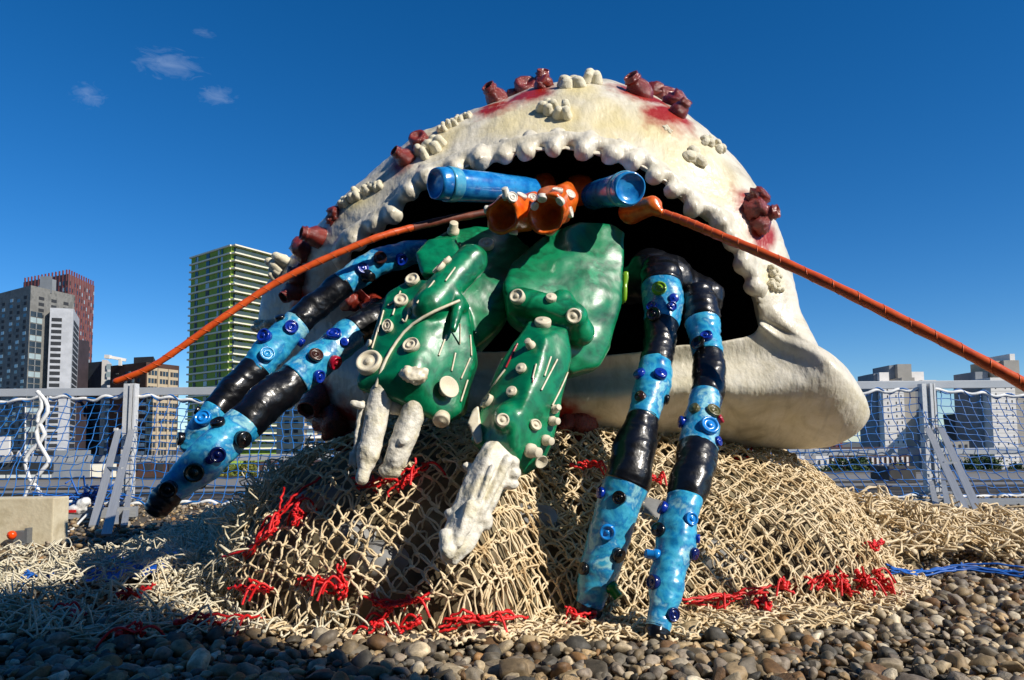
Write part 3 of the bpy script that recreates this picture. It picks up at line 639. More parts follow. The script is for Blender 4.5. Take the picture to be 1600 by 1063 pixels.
# ---- red bottles on the shell
def redbottle(seed, kind):
    if kind == 0:    # neck up with open mouth
        pr = [(.02, -.5), (.75, -.45), (.95, 0), (1, .5), (.95, .9), (.75, 1.25), (.62, 1.45), (.58, 1.6), (.7, 1.63), (.7, 1.73), (.6, 1.77), (.6, 2.05), (.55, 2.08), (.49, 2.06), (.46, 1.5), (.02, 1.4)]
    elif kind == 1:  # bottle foot up, dimpled
        pr = [(.02, -.5), (.8, -.4), (.95, 0), (.9, .4), (1, .8), (1.0, 1.3), (.9, 1.52), (.7, 1.6), (.5, 1.5), (.25, 1.32), (.02, 1.25)]
    else:            # crushed lump
        pr = [(.02, -.4), (.7, -.3), (1.05, .1), (.8, .4), (1.0, .7), (.75, 1.0), (.8, 1.25), (.5, 1.5), (.02, 1.55)]
    return lathe(pr, 22, 'red_bottle', .10 if kind < 2 else .38, seed)
rbm = {}
for k in range(3):
    for s in range(3):
        rbm[k, s] = redbottle(s + 3 * k, k); rbm[k, s].materials.append(M['red'])
lip = lathe([(.0, -.3), (.46, -.31), (.46, -.28), (.0, -.27)], 16, 'mouth_shade'); lip.materials.append(M['hole'])  # near-black disc in the neck, standing for the shade inside the mouth
for i, (px, py, r, k, dx, dy, dz) in enumerate((
  (778, 158, 14, 0, -.5, -.3, .5), (800, 148, 11, 2, 0, -.6, .5), (818, 138, 15, 1, 0, -.85, .5), (842, 132, 13, 0, .1, -.35, .7), (848, 136, 12, 2, .5, 0, .6),
  (1000, 148, 16, 0, -.55, -.5, .7), (1022, 146, 15, 2, .2, -.3, .8), (1040, 150, 16, 2, .2, -.5, .8), (1052, 165, 15, 2, .6, -.5, .4), (1058, 178, 12, 0, .6, -.3, .7),
  (1180, 315, 15, 2, .8, -.4, .7), (1176, 330, 15, 2, .8, -.6, .3), (1186, 338, 14, 0, .9, -.6, .1), (1184, 352, 13, 2, .6, -.7, -.3),
  (636, 250, 12, 0, -.7, -.35, .35), (657, 226, 12, 1, -.2, -.8, .5), (664, 232, 10, 2, .1, -.4, .6), (524, 336, 9, 2, -.3, -.5, .7), (519, 345, 7, 2, -.4, -.5, .4),
  (500, 372, 14, 0, -.95, -.3, .15), (476, 392, 15, 2, -.4, -.6, .3), (466, 432, 14, 2, -.5, -.8, -.3), (462, 452, 13, 0, -.5, -.6, -.6),
  (498, 618, 20, 0, -.2, -.7, -.5), (520, 655, 22, 2, .3, -.6, -.4), (548, 682, 20, 2, .4, -.6, -.4), (584, 482, 17, 2, .1, -.8, -.3), (548, 470, 14, 2, 0, -.8, .2), (905, 662, 20, 2, .4, -.8, .1), (888, 660, 18, 2, .2, -.8, .1))):
    p, n_ = shellnormal(px, py); s = r * 1.28 * p.y / F; d = Vector((dx, dy if k else min(dy, -.62), dz)).normalized(); mw = frame(p - d * s * .35, d, s, i * .9)
    o = obj('red_bottle', rbm[k, i % 3], None, shell, mw)
    if k == 0: obj('mouth_shade', lip, None, shell, mw @ Matrix.Translation((0, 0, 2.1)))

# ---- bottle caps
def capmesh(kind):
    if kind == 0: pr = [(.02, -.4), (.95, -.4), (1, .1), (.97, .42), (.88, .5), (.74, .5), (.68, .36), (.3, .34), (.27, .44), (.16, .5), (.02, .5)]
    elif kind == 1: pr = [(.02, -.5), (.95, -.5), (1, .36), (.93, .5), (.8, .55), (.12, .5), (.1, .6), (.01, .61)]
    elif kind == 2: pr = [(.02, -.5), (.98, -.5), (.97, .4), (.72, .5), (.7, 1.7), (.6, 1.78), (.02, 1.78)]      # tall stepped
    elif kind == 3: pr = [(.02, -.3), (1, -.3), (1, .3), (.96, .38), (.84, .4), (.8, .26), (.55, .24), (.52, .36), (.36, .38), (.3, .24), (.02, .22)]   # ring in ring
    else: pr = [(.02, -.3), (.55, -.3), (.6, .2), (1, .75), (.98, .85), (.9, .84), (.5, .5), (.02, .46)]   # cone
    a = lathe(pr, 26, 'bottle_cap', 0); return a
CAPM = [capmesh(k) for k in range(5)]; CAPC = {}
def cap_me(kind, m):
    if (kind, m) not in CAPC:
        c = CAPM[kind].copy(); c.materials.append(M[m]); CAPC[kind, m] = c
    return CAPC[kind, m]
def place_caps(bv, parent, L, Y, name='bottle_cap'):
    for i, a in enumerate(L):
        px, py, m, r = a[:4]; kind = a[4] if len(a) > 4 else 0
        p, n_ = hit(bv, px, py, Y); s = r * .9 * p.y / F; rr = random.Random(i * 7 + int(px))
        n2 = (n_ + Vector((rr.uniform(-.22, .22), rr.uniform(-.1, .1), rr.uniform(-.2, .2)))).normalized()
        sx = a[5] if len(a) > 5 else 1.0
        obj(name, cap_me(kind, m), None, parent, frame(p + n2 * s * .08, n2, (s * sx, s, s), rr.uniform(0, 6)))

# ---- legs
def make_leg(label, pts, cuts, first_black, axis, caps, seed):
    wk = .80 if axis == 0 else .92
    """pts (px,py,Y,width px); cuts = px values along axis (0 x, 1 y) where the colour changes"""
    pa = np.array([tuple(P(x, y, Y)) + (w * .5 * wk * Y / F, x, y) for x, y, Y, w in pts]); n = 260; c = crom(pa, n)
    tr = c[:, 4 + axis]; sgn = 1 if tr[-1] > tr[0] else -1
    bounds = [0] + [min(n - 1, int(np.searchsorted(tr * sgn, v * sgn))) for v in cuts] + [n - 1]
    sides = 36; meshes = [[], []]; allm = []
    T = np.gradient(c[:, :3], axis=0); T /= np.linalg.norm(T, axis=1, keepdims=True); U = np.cross(T, np.array((0, 1, .05))); U /= np.linalg.norm(U, axis=1, keepdims=True); W = np.cross(T, U)
    ang = np.arange(sides) * 2 * math.pi / sides; rs = random.Random(seed)
    segs = []
    for b in range(len(bounds) - 1):
        blk = (b % 2 == 0) == first_black; i0, i1 = bounds[b], bounds[b + 1]
        if i1 - i0 < 3: continue
        i0e = max(0, i0 - 2); i1e = min(n - 1, i1 + 2) if blk else i1; m = max(14, (i1e - i0e)); tt = np.linspace(i0e, i1e, m + 1); sub = np.array([[np.interp(t, np.arange(n), c[:, k]) for k in range(4)] for t in tt])
        f = np.linspace(0, 1, m + 1); rad = sub[:, 3] * ((.97 if blk else 1.0) + .035 * np.sin(np.pi * f))
        fold = rs.uniform(0, 6); rad = rad * (1 + .03 * np.sin(f * 9 + fold) * np.sin(f * 5 + fold * 2))
        if b == len(bounds) - 2:
            k = np.clip((1 - f) / .35, 0, 1); rad = rad * (.18 + .82 * np.sqrt(1 - (1 - k) ** 2))
        ii = tt.astype(int); V = np.zeros((m + 1, sides, 3))
        for a in range(m + 1):
            for s_ in range(sides):
                dv = U[ii[a]] * math.cos(ang[s_]) + W[ii[a]] * math.sin(ang[s_]); p0 = sub[a, :3] + dv * rad[a]
                wr = .0095 * fbm(p0 + seed, 9, 2) + .0026 * fbm(p0 * np.array((1, 1, 2.5)) + seed, 28, 2)
                if blk: wr += .003 * abs(noise.noise(Vector((f[a] * 4 + fold, math.cos(ang[s_]) * .6 + f[a], seed)))) ** .6 + .0014 * ((f[a] * 3.3 + .12 * math.sin(ang[s_] + fold)) % 1.0)
                V[a, s_] = p0 + dv * wr
        # rounded turned-in ends
        e0 = V[:1].mean(1, keepdims=True); e1 = V[-1:].mean(1, keepdims=True)
        V = np.concatenate([e0 + (V[:1] - e0) * .02, e0 + (V[:1] - e0) * .9, V, e1 + (V[-1:] - e1) * .9, e1 + (V[-1:] - e1) * .02]); mm = len(V)
        idx = np.arange(mm * sides).reshape(mm, sides); nx = np.roll(idx, -1, 1)
        segs.append((blk, V.reshape(-1, 3), np.stack([idx[:-1], idx[1:], nx[1:], nx[:-1]], -1).reshape(-1, 4)))
    leg = empty('leg', tuple(pa[0, :3])); attach(leg, crab); leg['label'] = label
    for s in segs:
        nm = 'black_wrap' if s[0] else 'blue_wrap'; me = npmesh(nm, s[1], s[2]); obj(nm, me, M['black'] if s[0] else M['bluepaint'], leg); allm.append(me)
    bv = bvh_of(allm); place_caps(bv, leg, caps, sum(p[2] for p in pts) / len(pts)); return leg
B_, N_, Z_, K_, W_, GR, TL, LM, RD, OL, RI, DG = 'capblue', 'capnavy', 'capazure', 'capblack', 'capbrown', 'capgreen', 'capteal', 'caplime', 'capred', 'capolive', 'capring', 'capdkgreen'
make_leg('left of the two banded front legs standing on the pebbles', [(1034, 420, 2.98, 66), (1034, 450, 2.92, 72), (1035, 485, 2.86, 62), (1030, 530, 2.8, 52), (1025, 565, 2.74, 54), (1018, 605, 2.68, 60), (1008, 645, 2.62, 50), (997, 685, 2.58, 66), (982, 740, 2.53, 74), (962, 800, 2.51, 72), (946, 855, 2.5, 66), (930, 915, 2.49, 54), (920, 950, 2.49, 44), (914, 972, 2.49, 36)],
  (447, 508, 570, 652, 748, 946), True, 1, [(1030, 452, LM, 13), (1052, 467, B_, 9, 1), (1019, 480, B_, 10), (1049, 479, B_, 9), (1022, 492, K_, 13), (1000, 585, B_, 11, 1), (1031, 586, B_, 12, 1), (1001, 620, W_, 10, 1), (1040, 624, K_, 9, 1), (940, 771, B_, 10, 1), (968, 778, K_, 12, 3), (1001, 800, B_, 10, 1),
  (949, 831, Z_, 14, 0), (915, 843, TL, 11, 1), (965, 867, K_, 13, 1), (913, 889, K_, 11, 1), (955, 917, GR, 12, 2), (922, 812, K_, 9, 1)], 11)
make_leg('right of the two banded front legs standing on the pebbles', [(1090, 458, 2.95, 58), (1097, 490, 2.9, 60), (1103, 525, 2.84, 50), (1107, 570, 2.76, 52), (1105, 610, 2.7, 56), (1098, 645, 2.64, 58), (1092, 690, 2.56, 62), (1083, 735, 2.49, 66), (1068, 790, 2.42, 64), (1056, 845, 2.37, 62), (1046, 895, 2.32, 56), (1036, 945, 2.28, 48), (1028, 980, 2.25, 42), (1022, 1004, 2.23, 34)],
  (500, 556, 624, 700, 784, 982), True, 1, [(1104, 526, B_, 11), (1095, 540, K_, 13, 4), (1075, 628, OL, 10, 1), (1114, 643, OL, 13, 3), (1067, 660, B_, 11, 1), (1107, 667, Z_, 17, 0), (1124, 655, RD, 9, 1), (1121, 690, B_, 9, 1), (1037, 795, B_, 12, 1), (1079, 811, Z_, 12, 0), (1030, 829, K_, 13, 1), (1089, 842, B_, 8, 1), (1026, 868, Z_, 11, 2),
  (1083, 865, N_, 11, 1), (1012, 880, K_, 10, 1), (1022, 910, N_, 13, 0), (1073, 916, TL, 12, 1), (1012, 949, N_, 15, 0), (1051, 960, N_, 12, 3)], 12)
make_leg('upper of the two banded legs reaching out to the left', [(668, 392, 3.02, 44), (630, 398, 2.98, 48), (590, 412, 2.92, 52), (550, 435, 2.87, 54), (505, 470, 2.82, 50), (465, 506, 2.77, 56), (425, 545, 2.72, 60), (390, 585, 2.67, 58), (355, 625, 2.62, 62), (325, 660, 2.58, 58), (300, 692, 2.56, 46), (288, 708, 2.55, 34)],
  (536, 470, 398, 338), False, 0, [(566, 420, B_, 11), (594, 404, W_, 12), (626, 405, B_, 11), (600, 434, K_, 12, 2), (455, 511, B_, 12, 3), (414, 526, B_, 13), (417, 554, RI, 13, 3), (438, 498, K_, 9, 1), (318, 654, Z_, 14, 3), (309, 642, K_, 8, 1), (284, 686, K_, 12, 1), (470, 535, B_, 8, 1), (403, 520, RD, 8, 1)], 13)
make_leg('lower thicker banded leg reaching out to the left with black tip', [(640, 462, 2.95, 46), (605, 487, 2.88, 56), (560, 515, 2.8, 62), (515, 550, 2.72, 66), (470, 583, 2.65, 68), (425, 620, 2.58, 74), (385, 658, 2.52, 76), (345, 695, 2.46, 76), (305, 733, 2.42, 72), (275, 763, 2.39, 56), (252, 786, 2.37, 48), (236, 806, 2.36, 42)],
  (556, 460, 378, 268), True, 0, [(522, 523, B_, 13, 3), (493, 556, W_, 13, 3), (522, 566, RD, 13), (497, 588, B_, 12), (341, 662, K_, 13), (378, 686, K_, 15, 1), (340, 710, N_, 14), (303, 738, DG, 17, 0), (287, 700, K_, 12, 1), (264, 764, K_, 15, 0), (318, 768, K_, 14, 2), (251, 742, K_, 9, 1), (538, 535, B_, 8, 1), (328, 718, N_, 8, 1)], 14)

# ---- eyes
def bottle_between(name, a, b, r, m, prof, seg=40, crumple=0, parent=crab, seed=1):
    """profile [(radius factor, 0..1 along a->b)]"""
    a = Vector(a); b = Vector(b); L = (b - a).length
    me = lathe([(k * r, t * L) for k, t in prof], seg, name); 
    if crumple:
        for v in me.vertices:
            q = v.co.copy(); k = crumple * fbm(q + Vector((seed, 0, 0)), 9, 3); v.co.x += k * q.x / r; v.co.y += k * q.y / r; v.co.z += k * .5
    q = (b - a).to_track_quat('Z', 'Y').to_matrix().to_4x4()
    o = obj(name, me, m, parent); o.matrix_basis = Matrix.Translation(a) @ q
    return o
EP = [(.02, -.02), (.6, 0), (.92, .06), (.93, .3), (.97, .5), (.98, .8), (.96, .81), (.97, .82), (1.0, .86), (1.02, .92), (1.0, .97), (.93, .995), (.84, .995), (.8, .975), (.4, .96), (.02, .965)]
for a, b, lb in ((P(838, 300, 3.06), P(679, 286, 2.74), 'left blue bottle eye pointing out to the left'), (P(925, 306, 3.1), P(985, 294, 2.68), 'right blue bottle eye seen end on')):
    e = bottle_between('eye', a, b, .062, M['bluetop'], EP, crumple=.006); e['label'] = lb
    L = (b - a).length; me = lathe([(.0635, .80 * L), (.066, .82 * L), (.0675, .88 * L), (.067, .9 * L), (.064, .9 * L)], 40, 'pale_band'); obj('pale_band', me, M['bluepale'], e)
# ---- orange mouthparts
OP = [(.02, -.02), (.6, 0), (.85, .12), (.95, .3), (.8, .42), (.98, .55), (1, .8), (.98, .92), (.88, 1.0), (.74, .97), (.55, .88), (.25, .82), (.02, .8)]
orm = []
for a, b, r, sd in ((P(850, 326, 3.0), P(786, 338, 2.66), .072, 3), (P(884, 312, 2.95), P(858, 335, 2.62), .07, 8)):
    o = bottle_between('mouthpart', a, b, r, M['orange'], OP, crumple=.03, seed=sd); me = o.data.copy(); me.transform(o.matrix_basis); orm.append((o, me))
for (px, py, r, k, w) in ((792, 307, 8, 2, 0), (800, 309, 9, 3, 0), (816, 305, 9, 3, 0), (832, 310, 8, 3, 0), (757, 327, 7, 1, 0), (803, 364, 7, 1, 0), (847, 309, 8, 1, 1), (871, 299, 9, 3, 1), (876, 314, 8, 3, 1), (890, 305, 9, 3, 1), (890, 332, 9, 3, 1), (835, 322, 7, 3, 1), (782, 306, 8, 1, 0)):
    place_caps(bvh_of([orm[w][1]]), orm[w][0], [(px, py, 'capwhite', r * 1.1, k)], 2.72, 'cap_ring')
    
# sub-parts under a rotated bottle need their parent's inverse
for o, me in orm:
    for ch in o.children: ch.matrix_parent_inverse = o.matrix_basis.inverted()

# ---- antennae
def antenna(label, pts, r0, r1, split):
    pa = np.array([tuple(P(x, y, Y)) for x, y, Y in pts]); n = 150; c = crom(pa, n); rad = np.linspace(r0, r1, n) * (1 + .04 * np.sin(np.arange(n) * .9))
    rad[-3:] *= (.97, .8, .25)
    k = int(n * split); V, Q = tubes(c[None, k:], rad[None, k:], 16); a = obj('antenna', npmesh('antenna', V, Q), M['orangepole'], crab); a['label'] = label
    V, Q = tubes(c[None, :k + 1], rad[None, :k + 1] * 1.12, 16); obj('antenna_root', npmesh('antenna_root', V, Q), M['brownpole'], a)
    # spiral tape seam
    L = []; nx = c[k:]; T = np.gradient(nx, axis=0); T /= np.linalg.norm(T, axis=1, keepdims=True); U = np.cross(T, (0, 0, 1.)); U /= np.linalg.norm(U, axis=1, keepdims=True); W = np.cross(T, U)
    m_ = np.linspace(0, len(nx) - 4, 900); ii = m_.astype(int); th = m_ / len(nx) * 2 * math.pi * 24; f = (m_ - ii)[:, None]
    base = nx[ii] * (1 - f) + nx[np.minimum(ii + 1, len(nx) - 1)] * f; r_ = (np.interp(m_, np.arange(len(nx)), rad[k:]) * 1.0)[:, None]
    sp = base + r_ * (np.cos(th)[:, None] * U[ii] + np.sin(th)[:, None] * W[ii]); V, Q = tubes(sp[None], .0012, 4); obj('tape_seam', npmesh('tape_seam', V, Q), M['seam'], a)
    return a
antenna('orange antenna curving down to the left', [(790, 326, 2.95), (745, 335, 2.9), (700, 343, 2.86), (640, 357, 2.8), (590, 371, 2.75), (540, 391, 2.72), (485, 415, 2.69), (430, 443, 2.66), (380, 475, 2.63), (330, 509, 2.6), (280, 545, 2.58), (230, 577, 2.56), (176, 598, 2.55)], .0145, .0112, .24)
antenna('orange antenna running straight out to the right', [(985, 322, 2.9), (1010, 327, 2.86), (1035, 334, 2.82), (1065, 344, 2.76), (1095, 356, 2.7), (1130, 371, 2.65), (1200, 400, 2.55), (1300, 446, 2.43), (1400, 496, 2.32), (1500, 546, 2.22), (1610, 606, 2.12), (1720, 668, 2.04)], .0175, .0175, .13)
me = blob('antenna_socket', [cap2(P(985, 330, 2.92), P(1018, 322, 2.84), .055, .04), cap2(P(1018, 322, 2.84), P(1033, 333, 2.81), .035, .02)], .012, 3, ((.008, 12, 2),)); obj('antenna_socket', me, M['orange'], crab)
# dark orange lumps deep in the mouth
for k, (px, py, Y, r) in enumerate(((850, 292, 3.4, .07), (905, 296, 3.4, .08), (935, 304, 3.4, .07), (800, 298, 3.4, .07))):
    obj('mouthpart', blob('mouthpart', [sphpts(P(px, py, Y), (r, r * 1.2, r))], .02, 3, ((.01, 8, 2),)), M['orange'], crab)

# ---- claws
def pts3(L, dy, grow=1.0):
    f = [P(*p) for p in L]; return f + [Vector((p.x * 1.0, p.y + dy, p.z)) for p in f]
def claw(name, hulls, m, parent, vox=.0095, it=7, disp=((.012, 5, 2), (.0025, 16, 2))):
    me = blob(name, hulls, vox, it, disp); o = obj(name, me, m, parent); return o, me
# left claw
L1 = pts3([(655, 400, 2.8), (668, 376, 2.84), (700, 360, 2.88), (745, 352, 2.92), (800, 360, 2.92), (832, 384, 2.88), (808, 440, 2.78), (785, 500, 2.73), (748, 542, 2.7), (728, 530, 2.68), (700, 460, 2.68)], .22)
L1b = pts3([(650, 395, 2.72), (668, 374, 2.76), (712, 372, 2.76), (722, 420, 2.66), (660, 430, 2.66)], .14)
nk = cap2(P(738, 405, 2.66), P(668, 482, 2.53), .064, .062)
L2 = pts3([(604, 456, 2.6), (640, 436, 2.6), (672, 440, 2.56), (716, 466, 2.57), (728, 480, 2.58), (736, 520, 2.56), (744, 565, 2.54), (722, 646, 2.48), (692, 662, 2.45), (625, 628, 2.41), (560, 608, 2.46), (557, 590, 2.46), (578, 530, 2.52)], .15) + [P(640, 590, 2.38), P(650, 520, 2.46), P(592, 590, 2.42)]
tip_ = cap2(P(722, 478, 2.56), P(712, 455, 2.54), .022, .012)
cl1, cm1 = claw('claw', [L1, L1b, nk, L2, tip_, cap2(P(718, 470, 2.54), P(708, 515, 2.47), .016, .013)], M['green'], crab)
cl1['label'] = 'green left claw of crushed jerrycans with two white fingers'
# right claw
R1 = pts3([(800, 408, 2.76), (845, 370, 2.84), (905, 347, 2.9), (958, 348, 2.92), (979, 362, 2.92), (975, 450, 2.82), (954, 545, 2.74), (934, 574, 2.71), (893, 584, 2.68), (850, 530, 2.62), (795, 492, 2.62), (788, 442, 2.68)], .26)
R1b = cap2(P(812, 470, 2.63), P(895, 492, 2.6), .05, .055)
R1c = cap2(P(850, 440, 2.66), P(858, 405, 2.76), .045, .04)
R1d = cap2(P(880, 470, 2.63), P(908, 520, 2.64), .045, .05)
R2 = pts3([(826, 498, 2.53), (888, 512, 2.53), (893, 560, 2.5), (884, 610, 2.46), (866, 665, 2.43), (852, 722, 2.41), (820, 745, 2.4), (775, 725, 2.4), (734, 690, 2.42), (748, 640, 2.44), (778, 575, 2.48)], .16) + [P(852, 525, 2.45), P(806, 660, 2.32), P(800, 700, 2.32), P(836, 600, 2.38)]
cl2, cm2 = claw('claw', [R1, R1b, R1d, R2, cap2(P(786, 660, 2.3), P(790, 650, 2.36), .03, .045)], M['green'], crab)
cl2['label'] = 'green right claw of crushed jerrycans with one long white finger'
me = blob('offcut', [pts3([(974, 420, 2.86), (984, 425, 2.86), (980, 470, 2.84), (972, 476, 2.84)], .06)], .01, 2); obj('offcut', me, M['caplime'], cl2)
WD = ((.004, 9, 2), (.0026, 26, 3), (.0014, 70, 2))
def wfing(hulls, parent): me = blob('finger', hulls, .006, 3, WD); o = obj('finger', me, M['white'], parent); return me, o
wfing([cap2(P(600, 596, 2.47), P(577, 708, 2.42), .04, .039), cap2(P(575, 708, 2.42), P(565, 748, 2.4), .025, .021), cap2(P(572, 722, 2.42), P(576, 700, 2.42), .032, .036)], cl1)
wfing([cap2(P(566, 630, 2.45), P(556, 700, 2.43), .012, .009), cap2(P(556, 700, 2.43), P(544, 740, 2.42), .006, .004), cap2(P(557, 700, 2.43), P(554, 742, 2.41), .006, .004), cap2(P(548, 706, 2.43), P(543, 728, 2.42), .005, .004), cap2(P(552, 630, 2.42), P(564, 634, 2.42), .013, .013)], cl1)
wfing([cap2(P(656, 618, 2.46), P(618, 718, 2.42), .043, .041), cap2(P(616, 724, 2.42), P(606, 736, 2.42), .034, .026), sphpts(P(630, 690, 2.39), (.02, .02, .016)), cap2(P(602, 734, 2.42), P(618, 738, 2.42), .022, .022)], cl1)
wfing([pts3([(604, 626, 2.45), (630, 622, 2.45), (626, 650, 2.45), (608, 648, 2.45)], .03)], cl1)
F3 = pts3([(758, 690, 2.32), (778, 690, 2.31), (800, 712, 2.33), (792, 752, 2.31), (764, 806, 2.26), (738, 862, 2.2), (712, 884, 2.19), (690, 876, 2.19), (684, 852, 2.2), (700, 806, 2.24), (726, 746, 2.28)], .05) + [P(764, 712, 2.27), P(742, 770, 2.24), P(706, 850, 2.16)]
wfing([F3, cap2(P(796, 716, 2.3), P(748, 812, 2.225), .014, .009), cap2(P(770, 730, 2.255), P(730, 830, 2.18), .008, .012), cap2(P(735, 790, 2.21), P(716, 850, 2.165), .02, .014), cap2(P(696, 836, 2.19), P(700, 862, 2.16), .02, .022),
       sphpts(P(800, 722, 2.34), (.028, .03, .022)), sphpts(P(803, 740, 2.34), (.026, .03, .02)), sphpts(P(797, 757, 2.34), (.03, .03, .02)), sphpts(P(729, 728, 2.33), .016), sphpts(P(700, 802, 2.25), .016), sphpts(P(758, 814, 2.26), (.026, .03, .03))], cl2)
CB1 = bvh_of([cm1]); CB2 = bvh_of([cm2]); C_ = 'cream'
place_caps(CB1, cl1, [(658, 385, C_, 13, 3), (708, 363, C_, 11, 2), (760, 384, C_, 14, 0), (698, 410, C_, 11, 1), (645, 439, C_, 13, 0), (627, 471, C_, 13, 0), (607, 511, C_, 14, 3, .7), (579, 570, C_, 24, 0), (643, 541, C_, 15, 3), (693, 610, C_, 20, 4), (690, 654, C_, 15, 1), (578, 537, C_, 7, 1), (558, 612, C_, 8, 1)], 2.55)
place_caps(CB2, cl2, [(809, 465, C_, 14, 0), (861, 467, C_, 10, 1), (896, 494, C_, 14, 0), (848, 507, C_, 15, 1), (830, 541, C_, 9, 2), (815, 577, C_, 10, 1), (800, 613, C_, 10, 1), (762, 628, C_, 14, 3, .7), (785, 657, C_, 12, 0), (835, 664, C_, 12, 0, .8), (866, 640, C_, 8, 2), (862, 658, C_, 9, 2), (828, 704, C_, 13, 2), (852, 688, C_, 10, 2), (842, 718, C_, 12, 4)], 2.5)
# crumpled cream lump and white shards
h, n_ = hit(CB1, 647, 587, 2.4); me = blob('cream_lump', [cap2(h - Vector((.025, 0, -.004)), h + Vector((.025, 0, 0)), .026, .024), sphpts(h + Vector((.0, -.015, -.012)), .022)], .006, 1, ((.014, 30, 3),)); obj('cream_lump', me, M['cream'], cl1)
me = blob('shard', [pts3([(738, 640, 2.42), (748, 632, 2.42), (754, 690, 2.38), (744, 694, 2.38), (730, 660, 2.4)], .03)], .006, 1, ((.004, 20, 2),)); obj('shard', me, M['cream'], cl2)
# straws
def straw(bv, parent, pl, m='cream', w=.0032):
    q = [hit(bv, x, y, 2.5) for x, y in pl]; pp = np.array([tuple(a + n * .003) for a, n in q]); c = crom(pp, 12) if len(pp) > 1 else pp
    V, Q = tubes(c[None], w, 7); obj('straw', npmesh('straw', V, Q), M[m], parent)
for pl in ([(607, 478), (622, 440)], [(614, 493), (626, 456)], [(652, 474), (679, 440)], [(696, 440), (711, 419)], [(591, 520), (600, 486)], [(582, 545), (592, 512)], [(629, 500), (634, 503), (641, 482)], [(718, 505), (718, 538)], [(685, 556), (697, 524)], [(734, 524), (736, 556)], [(705, 580), (711, 552)], [(720, 592), (734, 560)], [(719, 628), (730, 594)]):
    straw(CB1, cl1, pl)
straw(CB1, cl1, [(588, 604), (600, 572), (615, 543), (640, 512), (675, 488), (718, 471)], w=.0055)
for pl in ([(758, 620), (775, 598), (790, 578)], [(845, 610), (858, 585), (870, 562)], [(862, 634), (875, 608), (886, 582)], [(832, 592), (838, 570)], [(850, 588), (860, 558)], [(756, 600), (778, 556)]): straw(CB2, cl2, pl)
straw(CB2, cl2, [(791, 575), (800, 556), (809, 538)], 'capred'); straw(CB2, cl2, [(832, 598), (836, 575)], 'capred', .0022)
# black shoulders deep in the shell from which the front legs come
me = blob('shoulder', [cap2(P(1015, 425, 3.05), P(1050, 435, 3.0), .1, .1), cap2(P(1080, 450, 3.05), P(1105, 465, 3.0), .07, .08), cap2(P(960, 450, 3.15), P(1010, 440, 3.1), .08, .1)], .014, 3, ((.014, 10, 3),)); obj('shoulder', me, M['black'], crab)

# ================================================================== FENCE ON THE ROOF EDGE
FY = 8.0
def guard_post(px, side, label):
    b = P(px, 768, FY); t = P(px + (4 if px < 800 else -3), 600, FY); b.x = t.x - (.03 if px < 800 else -.02)
    r = empty('guard_post', (b.x, FY, 0)); tag(r, label, 'post')
    zb = .03; H_ = t.z - zb
    for dx, w in ((-.045, .05), (.02, .03), (.055, .018)): beam('post_profile', M['alu'], r, (b.x + dx, FY - .02 * (dx > 0), zb), (t.x + dx, FY - .02 * (dx > 0), t.z), w, .09)
    box('foot_plate', M['galv'], r, (b.x, FY, .015), (.3, .2, .03))
    z1 = .62 * H_
    FT = ((146, 822), (166, 836), (180, 818), (194, 822)) if side < 0 else ((1512, 806), (1532, 806), (1464, 796), (1482, 796))
    for k in (0, 1):
        f = G(FT[k][0], FT[k][1], .03); beam('brace', M['galv'], r, Vector((b.x - .07 + .14 * k, FY - .08, z1)), f, .06, .012)
        g = G(FT[k + 2][0], FT[k + 2][1], .03); beam('brace', M['galv'], r, Vector((b.x - .06 + .13 * k, FY - .08, .14)), g, .045, .012)
    m1 = (Vector((b.x - .07, FY - .08, z1)) + G(*FT[0], .03)) / 2; m2 = (Vector((b.x + .07, FY - .08, z1)) + G(*FT[1], .03)) / 2
    beam('brace_link', M['galv'], r, m1, m2, .025)
    for zz in (z1, .2): box('bolt', M['alu'], r, (b.x - .08, FY - .11, zz), (.035, .03, .035))
    return r
guard_post(204, -1, 'aluminium guard post with slanted braces behind the left crab legs')
guard_post(1449, 1, 'aluminium guard post with slanted braces right of the shell spout')
zt = ZT(210, 616, FY + .1); 
def rail(z0, h, label):
    o = box('guard_rail', M['railpaint'], None, (0, FY + .13, z0), (24, .05, h), bev=.006); tag(o, label, 'rail'); return o
r1 = rail(P(800, 607, FY + .13).z, .085, 'long grey top rail of the guard fence'); r2 = rail(P(800, 711.5, FY + .13).z, .07, 'long grey middle rail of the guard fence')
beam0 = box('base_beam', M['galv'], None, (5.3, FY - 1.42, .03), (4.2, .09, .06)); tag(beam0, 'grey steel base beam on the gravel below the right guard post', 'beam')
bl = G(370, 848); beam1 = box('base_beam', M['galv'], None, (P(135, 830, 6.2).x, 6.05, .05), (.9, .07, .08), Matrix.Rotation(.25, 3, 'Z')); tag(beam1, 'grey steel base beam beside the pale concrete block', 'beam')
